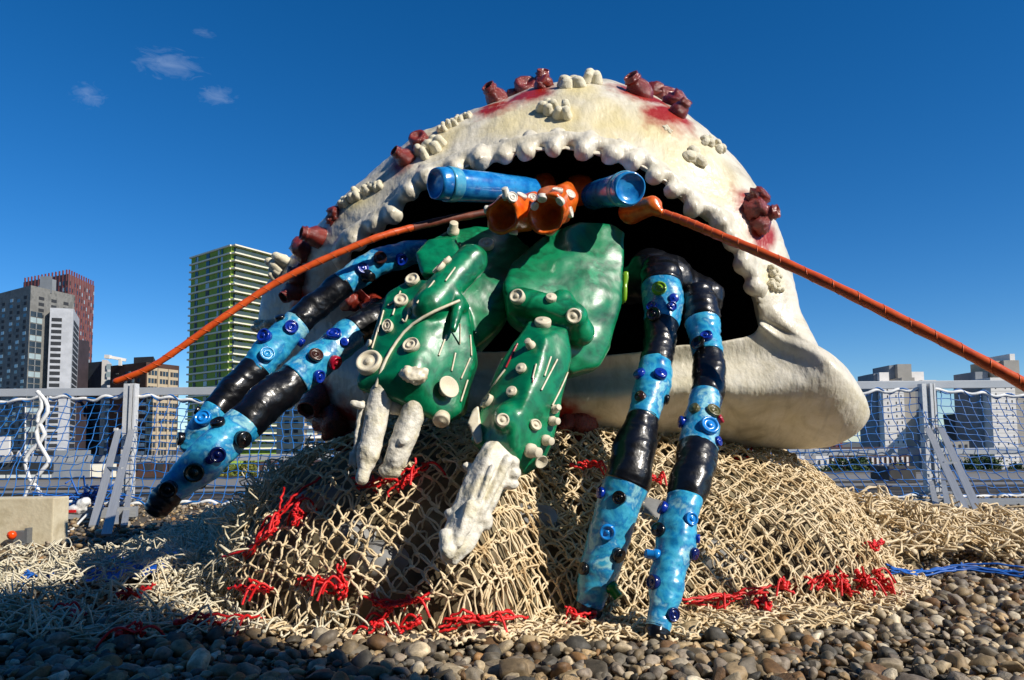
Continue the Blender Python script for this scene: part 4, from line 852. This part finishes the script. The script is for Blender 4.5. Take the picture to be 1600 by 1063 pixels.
# blue safety net: x range, hanging from the top rail, belly pulled inwards at the bottom
def safety_net(x0, x1, label, seed, sag):
    r = empty('safety_net', ((x0 + x1) / 2, FY, 0)); tag(r, label, 'net'); rs = np.random.RandomState(seed); a = .106
    ni = int((x1 - x0) / a) + 1; nj = 15; Nn = np.zeros((ni, nj, 3)); ztop = P(800, 613, FY).z
    for i in range(ni):
        x = x0 + (x1 - x0) * i / (ni - 1); sg = sag(x)
        for j in range(nj):
            v = j / (nj - 1); z = (ztop - sg) * (1 - v) + .03 * v; y = FY + .06 - .62 * v ** 2.2 - .1 * math.sin(v * 3.1) * (1 + .4 * math.sin(x * 1.7))
            Nn[i, j] = (x + .03 * math.sin(z * 9 + seed) * v + .05 * math.sin(v * 5 + x * .8) + rs.normal(0, .009), y, z + rs.normal(0, .007) + .02 * math.sin(x * 2.1) * v * (1 - v) * 2)
    E = []
    for i in range(ni):
        for j in range(nj):
            if i + 1 < ni: E.append((Nn[i, j], Nn[i + 1, j]))
            if j + 1 < nj: E.append((Nn[i, j], Nn[i, j + 1]))
    E = np.array(E); t = np.linspace(0, 1, 4)[None, :, None]; L = E[:, :1] * (1 - t) + E[:, 1:] * t + np.sin(np.pi * t) * rs.normal(0, .006, (len(E), 1, 3))
    V, Q = tubes(L, .0052, 4); tag(obj('net_mesh', npmesh('net_mesh', V, Q), M['netblue'], r), kind='stuff')
    for nm, j, dz in (('top_rope', 0, .012), ('bottom_rope', nj - 1, -.012)):
        c = crom(Nn[:, j], ni * 4); c = c + np.array((0, -.02, dz)) + np.stack([0 * c[:, 0], .01 * np.sin(c[:, 0] * 27), .012 * np.sin(c[:, 0] * 27 + 1.5)], 1)
        V, Q = tubes(c[None], .017, 8); obj(nm, npmesh(nm, V, Q), M['whiterope'], r)
        c2 = c + np.stack([0 * c[:, 0], -.015 * np.sin(c[:, 0] * 27), .024 * np.cos(c[:, 0] * 22)], 1); V, Q = tubes(c2[None], .008, 6); obj('lacing', npmesh('lacing', V, Q), M['netblue'], r)
    return r
xl = P(204, 700, FY).x; xr = P(1449, 700, FY).x; xj = P(58, 700, FY).x
def sagf(x):
    d = min(abs(x - xl), abs(x - xr), abs(x - (xl + xr) / 2), abs(x - xj) + .15); return min(.11, .10 * d) + .012 * math.sin(x * 3)
safety_net(xj + .03, xr - .02, 'blue safety net stretched along the roof behind the crab', 1, sagf)
safety_net(xr + .02, 7.6, 'blue safety net right of the right guard post', 2, sagf)
safety_net(-7.2, xj - .03, 'blue safety net at the far left edge of the roof', 3, sagf)
# twisted white rope that laces the two nets together at the left
def lacing_rope():
    L = [[(60, 612), (66, 632), (58, 655), (70, 680), (45, 708), (40, 725), (47, 750), (60, 765), (68, 790)], [(58, 612), (72, 628), (74, 646), (58, 668), (60, 690), (72, 712), (76, 722), (62, 740), (44, 765), (34, 790)]]
    strand3('lacing_rope', [[P(x, y, FY - .14 - .012 * i) for i, (x, y) in enumerate(l)] for l in L], M['whiterope'], .022, 'white rope looping down where the two blue nets meet at left', 'rope')
lacing_rope()
strand3('thin_pole', [[P(40, 622, FY + .2), P(39.5, 665, FY + .2), P(39, 712, FY + .2)]], M['whiterope'], .008, 'thin pale pole behind the net at far left', 'pole')
tuft = np.random.RandomState(4); L = []
for k in range(16):
    c0 = np.array(P(138, 776, 7.1)); d = tuft.normal(0, 1, 3) * (.22, .1, .08); t = np.linspace(0, 1, 8)[:, None]; L.append(c0 + d * (t - .5) * 2 + tuft.normal(0, .03, (8, 3)))
V, Q = tubes(np.array(L), .009, 5); tag(obj('blue_rope', npmesh('blue_rope', V, Q), M['bluerope']), 'tangled knot of blue rope at the foot of the left guard post', 'rope')
# concrete counterweight with a small lamp
cb = G(60, 852); w_ = .62
o = box('concrete_block', M['conc'], None, (P(83, 800, 4.53).x - .62, 4.53 + .08, .141), (1.24, .16, .283), bev=.008); tag(o, 'pale concrete counterweight block on the gravel at far left', 'block')
lp = empty('warning_lamp', tuple(P(32, 845, 4.5))); tag(lp, 'small grey lamp with orange lens fixed to the concrete block', 'lamp'); c = P(33, 838, 4.515)
box('housing', M['dkplastic'], lp, (c.x + .01, 4.505, c.z), (.075, .05, .07), bev=.008); box('foot', M['dkplastic'], lp, (c.x + .005, 4.485, c.z - .05), (.09, .07, .03), bev=.006)
q = Matrix.Translation((c.x - .028, 4.475, c.z + .012)) @ Matrix.Rotation(R(90), 4, 'X'); me = lathe([(.002, -.01), (.026, -.01), (.026, .012), (.018, .022), (.002, .026)], 8, 'lens'); obj('lens', me, M['lampor'], lp, q)
box('bracket', M['dkplastic'], lp, (c.x + .05, 4.505, c.z + .005), (.015, .05, .09))
wb = empty('litter', tuple(P(117, 800, 5.7))); tag(wb, 'white and red scrap of packaging beside the concrete block', 'litter'); c = P(118, 797, 5.7)
me = blob('wrapper', [sphpts(c, (.085, .05, .035)), sphpts(c + Vector((.06, 0, .05)), (.05, .05, .045))], .012, 1, ((.02, 18, 2),)); obj('wrapper', me, M['whiterope'], wb); box('red_band', M['redrope'], wb, (c.x - .02, 5.645, c.z - .005), (.11, .012, .02))
strand3('white_tag', [[P(135, 757, 7.2), P(134, 768, 7.2), P(135, 776, 7.2)]], M['whiterope'], .018, 'small white tag hanging in the net by the left post', 'tag')
strand3('cable', [[P(100, 832, 5.4), P(112, 828, 5.45), P(128, 812, 5.6), P(136, 804, 5.8)]], M['whiterope'], .009, 'white cable curving from the concrete block', 'cable')

# ================================================================== BEYOND THE ROOF
lr = box('lower_roof', M['membrane'], None, (0, 14.6, -.57), (70, 9.0, .5)); tag(lr, kind='structure')
M['parapet'] = mat('dark_roof_edge', ['2c2b29', '3a3835'], 3, .7)
pr_ = box('parapet', M['membrane'], None, (0, 19.2, -.55), (70, .22, .54)); tag(pr_, 'grey low parapet along the far edge of the lower roof', 'wall')
gt = box('gutter', M['parapet'], None, (0, 9.28, -.06), (60, .12, .14)); tag(gt, 'dark gutter strip along the edge of the gravel roof', 'gutter')
for k, (px, w) in enumerate(((965, 1.0), (1395, .8), (590, .8))):
    c = P(px, 745, 13.5); o = box('roof_hatch', M['parapet'], None, (c.x, 13.5, -.05), (w * .6, .7, .3), bev=.02); tag(o, ('dark box on the lower roof behind the front crab legs', 'dark box on the lower roof left of the right guard post', 'dark box on the lower roof behind the claws')[k], 'hatch')
for k, zz in enumerate((-.1, .0)):
    o = beam('cable_rail', M['parapet'], None, (-20, 12 + k * 1.5, zz), (20, 12 + k * 1.5, zz), .035); tag(o, ('nearer', 'farther')[k] + ' thin dark rail lying along the lower roof', 'rail')

GZ = -18.0
mb = {}
def bm_(key, cols, **k): mb[key] = mat(key, cols, k.pop('scale', .4), k.pop('rough', .8), **k); return mb[key]
bm_('bgrey', ['6d6c68', '7a7975', '636360'], contrast=(.4, .6)); bm_('blight', ['a9abaf', 'b9bbbf'], contrast=(.4, .6)); bm_('bwhite', ['d2cdc6', 'dedad4']); bm_('bdark', ['25272b', '32353a']); bm_('bbrown', ['3f2a22', '4d342a'])
bm_('bblue', ['3c4651', '48525e']); bm_('bglass', ['1f2a35', '33424f', '51626d'], rough=.15, scale=.25); bm_('bglassl', ['7d929a', 'a3b4b8', '5d717a'], rough=.15, scale=.3); bm_('bred', ['6c3334', '7d4040']); bm_('bgreen', ['667f2a', '839f3a', '728d32'], scale=.15)
bm_('bredgrey', ['6a4444', '7c5552', '5a4646'], scale=.3); bm_('bbal', ['2f3a3a', '46534f', '59665c'], rough=.3, scale=.3); bm_('blime', ['8aa830', '9dba3c']); bm_('bcream', ['d8d2bc', 'e2dcc8']); bm_('bbeige', ['a8987e', 'b8a78c']); bm_('bconc', ['8e8a82', '9c978e']); bm_('bshade', ['2a2329', '3a3037']); bm_('baw', ['5fae78', '74c08c']); bm_('bsteel', ['6f7479', '80858a'])
def prism(name, m, parent, foot, z0, z1):
    n = len(foot); V = [(p[0], p[1], z0) for p in foot] + [(p[0], p[1], z1) for p in foot]
    Fc = [tuple(range(n))[::-1], tuple(range(n, 2 * n))] + [(i, (i + 1) % n, n + (i + 1) % n, n + i) for i in range(n)]
    return obj(name, pymesh(name, V, Fc), m, parent)
class Face:
    """a facade from A to B (left to right seen from outside), with the outside towards the camera"""
    def __init__(s, A, B):
        s.A = Vector(A); d = Vector(B) - s.A; s.L = d.length; s.d = d / s.L; n = Vector((s.d.y, -s.d.x)); s.n = n if n.dot(-s.A) > 0 else -n
        s.ax = Matrix(((s.d.x, s.n.x, 0), (s.d.y, s.n.y, 0), (0, 0, 1)))
    def slab(s, name, m, parent, u0, u1, z0, z1, out=.1, th=.3):
        c = s.A + s.d * (u0 + u1) / 2 * s.L + s.n * (out - th / 2); return box(name, m, parent, (c.x, c.y, (z0 + z1) / 2), ((u1 - u0) * s.L, th, z1 - z0), s.ax)
    def grid(s, name, m, parent, us, zs, h, out=.06, mats=None, seed=0, keep=1.0):
        rr = random.Random(seed)
        for z in zs:
            for u0, u1 in us:
                if rr.random() < keep: s.slab(name, rr.choice(mats) if mats else m, parent, u0, u1, z, z + h, out, .3)
def foot4(A, B, C): A, B, C = Vector(A), Vector(B), Vector(C); return [A, B, C, A + C - B]

# green tower: left end, corner, right end
A, B, C = XY(292, 192), XY(355, 180), XY(437, 194); zt = ZT(355, 380, 180); g = empty('green_tower', (B.x, B.y, GZ)); tag(g, 'tall green apartment tower with white balcony bands left of the shell', 'building')
prism('wall', mb['bgreen'], g, foot4(A, B, C), GZ, zt - .4); fl = Face(A, B); fr = Face(B, C); n = 21; dz = (zt - 1 - ZT(355, 600, 180)) / 17.6; zs = [zt - .6 - dz * i for i in range(27)]
for i, z in enumerate(zs):
    fl.slab('floor_band', mb['bcream'], g, -.03, 1.0, z - .2, z + .2, .35, .6); fr.slab('balcony_band', mb['bcream'], g, -.0, 1.01, z - .17, z + .17, 1.5, 1.8)
    if i < 26:
        fr.slab('balcony_glass', mb['bbal'], g, .02, .99, z - dz + .3, z - dz + 1.1, 1.35, .08)
zz = [z - dz + .35 for z in zs[:-1]]
fl.grid('window', None, g, ((.12, .14), (.15, .19), (.40, .48), (.69, .73), (.77, .81)), zz, dz - .7, .12, [mb['bglass'], mb['bglass'], mb['bblue'], mb['bglassl']], 3)
fr.grid('window', None, g, ((.05, .12), (.15, .24), (.39, .46), (.53, .61), (.73, .79), (.85, .94)), zz, dz - .7, .1, [mb['bglass'], mb['bglass'], mb['bdark'], mb['bglassl']], 4)
fr.grid('lime_panel', None, g, ((.29, .36), (.65, .70)), zz, dz - .7, .14, [mb['blime']], 5)
# grey tower
A, B, C = XY(-60, 222), XY(38, 200), XY(108, 214); zt = ZT(38, 446, 200); g = empty('grey_tower', (B.x, B.y, GZ)); tag(g, 'grey concrete tower with small windows at the left edge', 'building')
prism('wall', mb['bgrey'], g, foot4(A, B, C), GZ, zt); fl = Face(A, B); fr = Face(B, C); dz = 10.2 / 1595 * 150 * 10 * 200 / F; dz = 9.6 * 200 / F
zs = [zt - 2.6 - dz * i for i in range(30)]; ms = [mb['bdark'], mb['bglass'], mb['bglassl'], mb['bdark']]
for k, u in enumerate((.48, .60, .72, .83, .93)):
    for i, z in enumerate(zs): fl.slab('window', ms[(i * 7 + k * 3) % 4], g, u - .022, u + .022, z - .9 - (k % 2) * .5, z - (k % 2) * .5, .05, .3)
for k, u in enumerate((.24, .52, .80)):
    for i in range(4): fr.slab('window', mb['bdark'], g, u - .06, u + .06, zs[i] - .9, zs[i], .05, .3)
for i in range(3, 30):
    fr.slab('glazed_bay', (mb['bglass'], mb['bglassl'], mb['bglass'])[i % 3], g, .02, .27, zs[i] - .9, zs[i] + .5, .08, .3); fr.slab('bay_mullion', mb['bsteel'], g, .135, .155, zs[i] - .9, zs[i] + .5, .12, .3)
rf = prism('roof_house', mb['bsteel'], g, [B + Vector((2, 6)), XY(52, 206), XY(78, 211), XY(70, 230), XY(40, 228)], zt - 1, ZT(55, 432, 206))
A2_, B2_, C2_ = XY(70, 203), XY(107, 205), XY(117, 222); z2 = ZT(70, 481, 203); prism('white_wing', mb['blight'], g, foot4(A2_, B2_, C2_), GZ, z2); fw = Face(A2_, B2_); fw2 = Face(B2_, C2_); zs2 = [z2 - 3.0 - dz * i for i in range(26)]
for z in zs2: fw.slab('window_strip', mb['bdark'], g, .08, .52, z - .8, z + .2, .05, .3); fw2.slab('loggia', mb['bdark'], g, .1, .92, z - 1.0, z + .2, .05, .3)
# red tower
A, B, C = XY(26, 268), XY(97, 255), XY(139, 275); zt = ZT(97, 421, 255); g = empty('red_tower', (B.x, B.y, GZ)); tag(g, 'tower with red vertical fins behind the grey tower', 'building')
prism('wall', mb['bredgrey'], g, foot4(A, B, C), GZ, zt - 1.6); fl = Face(A, B); fr = Face(B, C)
prism('shade_block', mb['bshade'], g, [XY(114, 240), XY(134, 246), XY(134, 262), XY(114, 258)], GZ, ZT(120, 530, 240))  # block coloured purple-black in place of the shade on this tower section
for fa, nn in ((fl, 13), (fr, 11)):
    for i in range(nn): u = (i + .3) / nn; fa.slab('fin', mb['bred'], g, u, u + .016, GZ, zt, .12, .4)
    for i in range(30):
        z = zt - 4 - i * 2.35
        for k in range(nn):
            if (i * 5 + k * 3) % 4 < 3: u = (k + .42) / nn; fa.slab('window', (mb['bdark'], mb['bglass'], mb['bglassl'])[(i + k * 2) % 3], g, u, u + .5 / nn, z - 1.3, z, .08, .3)
# dark slab block + brown tower
g = empty('slate_block', tuple(XY(145, 250)) + (GZ,)); tag(g, 'slate blue block with a white stair strip between the towers', 'building'); A, B = XY(131, 250), XY(156, 246); zt = ZT(145, 567, 250)
prism('wall', mb['bblue'], g, foot4(A, B, XY(160, 262)), GZ, zt); f = Face(A, B); prism('stair_strip', mb['bwhite'], g, [XY(155, 244), XY(163, 244), XY(170, 256), XY(155, 256)], GZ, zt + .3)
f2 = Face(XY(162, 243.5), XY(170, 243.5))
for i in range(14):
    f2.slab('window', mb['bglassl'], g, .05, 1, zt - 3 - i * 2.6, zt - 1.2 - i * 2.6, .05, .5); f.slab('window', mb['bdark'], g, .3, .9, zt - 12 - i * 2.6, zt - 10.8 - i * 2.6, .05, .3)
A, B, C = XY(169, 238), XY(225, 228), XY(277, 240); zt = ZT(225, 566, 228); g = empty('brown_tower', (B.x, B.y, GZ)); tag(g, 'dark brown brick building with white window frames left of the green tower', 'building')
prism('wall', mb['bbrown'], g, foot4(A, B, C), GZ, zt); fl = Face(A, B); fr = Face(B, C); prism('roof_box', mb['bdark'], g, [XY(205, 234), XY(236, 232), XY(240, 246), XY(208, 246)], zt - .5, ZT(215, 558, 233))
for k in range(3):
    u0 = k * .34; fr.slab('frame_panel', mb['bbeige'], g, .03 + u0 * .93, .03 + u0 * .93 + .3, GZ, zt - 1.5, .12, .4)
for i in range(16):
    z = zt - 2.4 - i * 2.5
    for u0 in (.06, .15, .24, .40, .49, .58, .72, .81, .89): fr.slab('window', mb['bglass'] if (i + int(u0 * 9)) % 3 else mb['bdark'], g, u0, u0 + .07, z - 1.5, z, .2, .3)
    for u0 in (.42, .52, .62, .78): fl.slab('window', mb['bglassl'] if (i + int(u0 * 10)) % 2 else mb['bglass'], g, u0, u0 + .06, z - 1.2, z, .05, .3)
    if i > 3: fl.slab('white_balcony', mb['bwhite'], g, .9, 1.0, z - 1.2, z - .1, 1.0, 1.2)
    fl.slab('slit', mb['bwhite'], g, .16, .23, z - .5, z - .35, .05, .3)
g = empty('roof_crane', tuple(XY(185, 232)) + (zt,)); tag(g, 'white window cleaning crane arm on the roof of the brown building', 'crane'); beam('arm', mb['bwhite'], g, (*XY(162, 232), ZT(162, 557, 232)), (*XY(193, 234), ZT(193, 562, 232)), .9, .9); beam('counterweight', mb['bwhite'], g, (*XY(160, 232), ZT(162, 557.5, 232)), (*XY(168, 232), ZT(168, 558, 232)), 1.3, 1.2); beam('mast', mb['bwhite'], g, (*XY(184, 233), zt - .5), (*XY(184, 233), ZT(184, 561, 233)), .8)
# pale block seen under the shell and between the legs
g = empty('pale_block', tuple(XY(470, 150)) + (GZ,)); tag(g, 'pale apartment block with balcony bands seen under the left shell edge', 'building'); A, B, C = XY(432, 152), XY(475, 146), XY(585, 165); zt = ZT(475, 600, 146); prism('wall', mb['bbeige'], g, foot4(A, B, C), GZ, zt); fr = Face(B, C); fl = Face(A, B)
for i in range(9):
    z = zt - 1 - i * 1.9; fr.slab('balcony_band', mb['bwhite'], g, 0, 1, z - .25, z + .25, 1.2, 1.4)
    for k in range(7): fr.slab('window', (mb['bglass'], mb['bglassl'], mb['bdark'])[(i + k) % 3], g, .03 + k * .14, .03 + k * .14 + .09, z - 1.5, z - .4, .08, .3)
    for u in (.3, .62): fl.slab('window', mb['bdark'], g, u, u + .16, z - 1.1, z - .4, .05, .3)
# low buildings on the left below the rail
def low(name, label, px0, px1, y0, y1, D, m, wins=(), cat='building', depth=8):
    A, B = XY(px0, D), XY(px1, D); z1 = ZT(px0, y0, D); z0 = ZT(px0, y1, D); g = empty(name, (A.x, A.y, GZ)); tag(g, label, cat); f = Face(A, B)
    prism('wall', m, g, [A, B, B + Vector((0, depth)), A + Vector((0, depth))], GZ, z1)
    for (u0, u1, v0, v1, mm, nm) in wins: f.slab(nm, mm, g, u0, u1, z1 + (z0 - z1) * v1, z1 + (z0 - z1) * v0, .12, .3)
    return g, f, z0, z1
W8 = lambda n, v0, v1, mm, nm='window', w=.5: [((i + .5 - w / 2) / n, (i + .5 + w / 2) / n, v0, v1, mm, nm) for i in range(n)]
g, f, z0, z1 = low('shop_building', 'low shop building with dark sign band and pale green canopy at far left', -60, 84, 706, 790, 90, mb['bsteel'], [(0, 1, .0, .42, mb['bdark'], 'sign_band')] + W8(8, .44, .62, mb['bwhite'], 'panel', .8) + W8(5, .75, .98, mb['bdark'], 'shop_window', .6) + W8(5, .78, .98, mb['bcream'], 'shop_pillar', .16))
f.slab('canopy', mb['baw'], g, -.05, 1.02, z1 + (z0 - z1) * .74, z1 + (z0 - z1) * .64, 1.2, 1.5)
cu = bpy.data.curves.new('lettering', 'FONT'); cu.body = 'RDAM'; cu.size = 1.55; cu.extrude = .05; cu.space_character = 1.15
to = bpy.data.objects.new('lettering', cu); col.objects.link(to); bpy.context.view_layer.update(); me = bpy.data.meshes.new_from_object(to); bpy.data.objects.remove(to)
pL = f.A + f.d * 0 + f.n * .5; pl = XY(-4, 89.5); obj('lettering', me, mb['bwhite'], g, Matrix.Translation((pl.x, pl.y - .3, ZT(0, 718.5, 89.5))) @ Matrix.Rotation(R(90), 4, 'X'))
tag(obj('billboard', unitbox().copy(), mb['bwhite'], None, Matrix.Translation((*XY(-12, 88), ZT(0, 697, 88))) @ Matrix.Diagonal((4.2, .3, 2.2, 1))), 'blank white billboard at the far left edge', 'billboard')
low('market_hall', 'low cream building with orange blinds between concrete block and left post', 78, 134, 728, 790, 100, mb['bcream'], W8(7, .12, .22, mb['bconc'], 'panel', .8) + W8(12, .48, .8, mb['bbeige'], 'blind', .4) + [(0, 1, .85, .92, mb['bdark'], 'base_strip'), (.3, .8, -.04, .04, mb['bdark'], 'roof_edge')])
low('terrace_row', 'low row of white fronted houses behind the left guard post', 146, 318, 726, 800, 110, mb['bbrown'], W8(9, .0, .14, mb['bdark'], 'dormer', .5) + [(0, 1, .3, .38, mb['bwhite'], 'gutter')] + W8(20, .42, .72, mb['bwhite'], 'white_panel', .6) + W8(20, .46, .7, mb['bbeige'], 'door', .2))
low('brick_row', 'brick row houses with white window frames left of the mound top', 395, 560, 722, 790, 105, mb['bbrown'], W8(12, .1, .35, mb['bwhite'], 'frame', .5) + W8(12, .12, .33, mb['bglass'], 'window', .34) + W8(24, .5, .72, mb['bwhite'], 'white_panel', .5))
# right hand towers
def tower(name, label, D, parts):
    g = empty(name, tuple(XY(parts[0][0], D)) + (GZ,)); tag(g, label, 'building')
    for k, (p0, p1, y0, m, dd, nm, wx, rows) in enumerate(parts):
        A, B = XY(p0, D + dd), XY(p1, D + dd); z1 = ZT((p0 + p1) / 2, y0, D + dd); prism(nm, m, g, [A, B, B + Vector((0, 14)), A + Vector((0, 14))], GZ, z1); f = Face(A, B)
        if wx:
            for i in range(rows):
                z = z1 - 3.2 - i * 2.55; f.slab('floor_joint', mb['bconc'], g, .01, .99, z + .7, z + .8, .04, .2)
                for u in wx: f.slab('window', mb['bdark'], g, u - .06 * 14 / max(p1 - p0, 6), u + .06 * 14 / max(p1 - p0, 6), z - 1.0, z, .05, .3)
    return g
tower('concrete_tower', 'white and grey tower with stepped roof boxes behind the right guard post', 290, [(1371, 1384, 601, mb['bsteel'], 4, 'balcony_side', (.3, .7), 16), (1383, 1416, 595, mb['bwhite'], 0, 'wall', (.22, .62, .86), 16), (1370, 1380, 584, mb['bsteel'], 10, 'roof_box', None, 0), (1379, 1394, 582, mb['bwhite'], 8, 'roof_box', None, 0),
   (1395, 1410, 571, mb['bsteel'], 12, 'lift_house', None, 0), (1408, 1430, 569, mb['bconc'], 10, 'lift_house', None, 0), (1414, 1434, 590, mb['bconc'], 3, 'wall', None, 0), (1430, 1449, 581, mb['bwhite'], 12, 'roof_box', None, 0), (1434, 1450, 596, mb['bsteel'], 5, 'shaft', None, 0), (1446, 1468, 594, mb['bwhite'], 6, 'wall', (.35, .75), 16)])
tower('white_tower', 'white tower with small square windows at the right edge', 270, [(1553, 1591, 590, mb['bwhite'], 0, 'wall', (.2, .6, .85), 18), (1530, 1554, 597, mb['bsteel'], 5, 'balcony_side', None, 0), (1530, 1550, 581, mb['bsteel'], 12, 'roof_box', None, 0), (1559, 1580, 564, mb['bbeige'], 10, 'lift_house', None, 0), (1576, 1600, 563, mb['bconc'], 8, 'lift_house', None, 0), (1586, 1594, 553, mb['bwhite'], 11, 'antenna_box', None, 0), (1590, 1625, 592, mb['bconc'], 4, 'wall', (.4, .7), 18)])
g = empty('glass_tower', tuple(XY(1525, 330)) + (GZ,)); tag(g, 'dark leaning glass tower between the two right hand towers', 'building')
zt = ZT(1520, 646, 330); z0 = ZT(1520, 740, 330); a0, a1, b1 = XY(1506, 330), XY(1514, 330), XY(1552, 330); V = [(a1.x, 330, z0), (b1.x, 330, z0), (b1.x, 345, z0), (a1.x, 345, z0), (a0.x, 330, zt), (b1.x, 330, zt), (b1.x, 345, zt), (a0.x, 345, zt)]
obj('wall', pymesh('wall', V, [(3, 2, 1, 0), (4, 5, 6, 7), (0, 1, 5, 4), (1, 2, 6, 5), (2, 3, 7, 6), (3, 0, 4, 7)]), mb['bdark'], g); f = Face(XY(1504, 331), XY(1530, 331)); f.slab('crown', mb['bglassl'], g, 0, 1, zt, ZT(1520, 632, 330), .1, .4)
for k in range(6): f.slab('post', mb['bsteel'], g, k / 5.5, k / 5.5 + .02, zt, ZT(1520, 630, 330), .3, .3)
low('slab_block', 'low pale block seen between guard post and glass tower', 1476, 1514, 690, 740, 240, mb['bconc'], W8(4, .1, .3, mb['bdark'], 'window', .4))
low('white_house', 'white gabled house end behind the mound at right', 1222, 1256, 706, 760, 95, mb['bwhite'], W8(3, .2, .3, mb['bdark'], 'window', .16) + W8(3, .55, .65, mb['bdark'], 'window', .16))
low('white_slab', 'narrow white house end right of the mound top', 1274, 1294, 702, 760, 96, mb['bwhite'], W8(2, .3, .42, mb['bdark'], 'window', .2) + W8(2, .6, .7, mb['bdark'], 'window', .2))
low('brick_terrace', 'long brick terrace with pale window strips behind the right trees', 1296, 1420, 700, 760, 120, mb['bbrown'], W8(16, .25, .5, mb['bwhite'], 'window', .4) + W8(16, .6, .75, mb['bconc'], 'window', .5))
low('dark_shed', 'dark low building behind the mound left of the white houses', 1120, 1222, 708, 760, 100, mb['bdark'], W8(5, .3, .5, mb['bblue'], 'window', .5))
low('red_facade', 'small red facade beyond the net under the shell spout', 1300, 1316, 684, 740, 140, mb['bred'], W8(2, .2, .4, mb['bdark'], 'window', .3))
# ---- trees
M['bark'] = mat('bark', ['3a2e22', '4d3e2e'], 6, .9); M['leaf'] = mat('leaf_green', ['1d2f10', '2c4418', '3c5620'], 1.2, .7); M['leafy'] = mat('leaf_yellow_green', ['5a5a14', '4c5c18', '6f6a1c', '3a5016'], .8, .7)
def tree(px, ytop, D, w, label, m, seed):
    rs = np.random.RandomState(seed); c = XY(px, D); zt = ZT(px, ytop, D); hw = w * D / F / 2; g = empty('tree', (c.x, c.y, GZ)); tag(g, label, 'tree', 'trees beyond the roof edge')
    H_ = hw * 1.7; L = [[(c.x, c.y, GZ), (c.x + .1, c.y, (GZ + zt - H_) / 2), (c.x, c.y, zt - H_ * .9), (c.x, c.y, zt - H_ * .3)]]; V, Q = tubes(np.array([crom(np.array(l), 10) for l in L]), np.linspace(.3, .08, 10)[None], 8); parts = [(V, Q)]
    for k in range(6):
        d = rs.normal(0, 1, 3); d[2] = abs(d[2]) * .6; e = np.array((c.x, c.y, zt - H_)) + d * hw * .45; V, Q = tubes(np.array([np.linspace((c.x, c.y, zt - H_ * .95), e, 6)]), np.linspace(.12, .03, 6)[None], 6); parts.append((V, Q))
    V, Q = joinVQ(parts); obj('trunk', npmesh('trunk', V, Q), M['bark'], g)
    cl_ = rs.normal(0, 1, (26, 3)); cl_ /= np.linalg.norm(cl_, axis=1, keepdims=True); cl_ *= rs.uniform(.3, 1, (26, 1)); n = 2600
    ctr = cl_[rs.randint(26, size=n)]; p = (ctr + rs.normal(0, .17, (n, 3))) * np.array((hw, hw, H_ * .55)) + np.array((c.x, c.y, zt - H_ * .62)); s = .13 * (hw / 3) ** .5 * rs.uniform(.7, 1.5, (n, 1, 1))
    a = rs.normal(0, 1, (n, 3)); a /= np.linalg.norm(a, axis=1, keepdims=True); b = np.cross(a, rs.normal(0, 1, (n, 3))); b /= np.linalg.norm(b, axis=1, keepdims=True); qd = np.stack([a, b, -a, -b], 1) * s * np.array((1, 1, 1)) + p[:, None]
    tag(obj('crown', npmesh('crown', qd.reshape(-1, 3), np.arange(4 * n).reshape(n, 4), False), m, g), kind='stuff')
for k, (px, y, D, w, lb, m) in enumerate(((345, 718, 60, 60, 'yellowing tree right of the lower left crab leg', 'leafy'), (385, 716, 62, 60, 'yellowing tree beside the left shoulder of the mound', 'leafy'), (1262, 722, 70, 40, 'dark green tree left of the narrow white house', 'leaf'), (1318, 708, 72, 60, 'dark green tree right of the narrow white house', 'leaf'),
      (1352, 712, 74, 50, 'dark green tree left of the right guard post', 'leaf'), (1500, 708, 70, 60, 'dark green tree just right of the right guard post', 'leaf'), (1540, 708, 72, 56, 'dark green tree below the white tower', 'leaf'), (1585, 722, 75, 50, 'low green tree at the right edge', 'leaf'), (1242, 724, 71, 36, 'small green tree in front of the white gabled house', 'leaf'), (1400, 722, 76, 40, 'yellow green tree at the end of the brick terrace', 'leafy'))):
    tree(px, y, D, w, lb, M[m], k + 1)
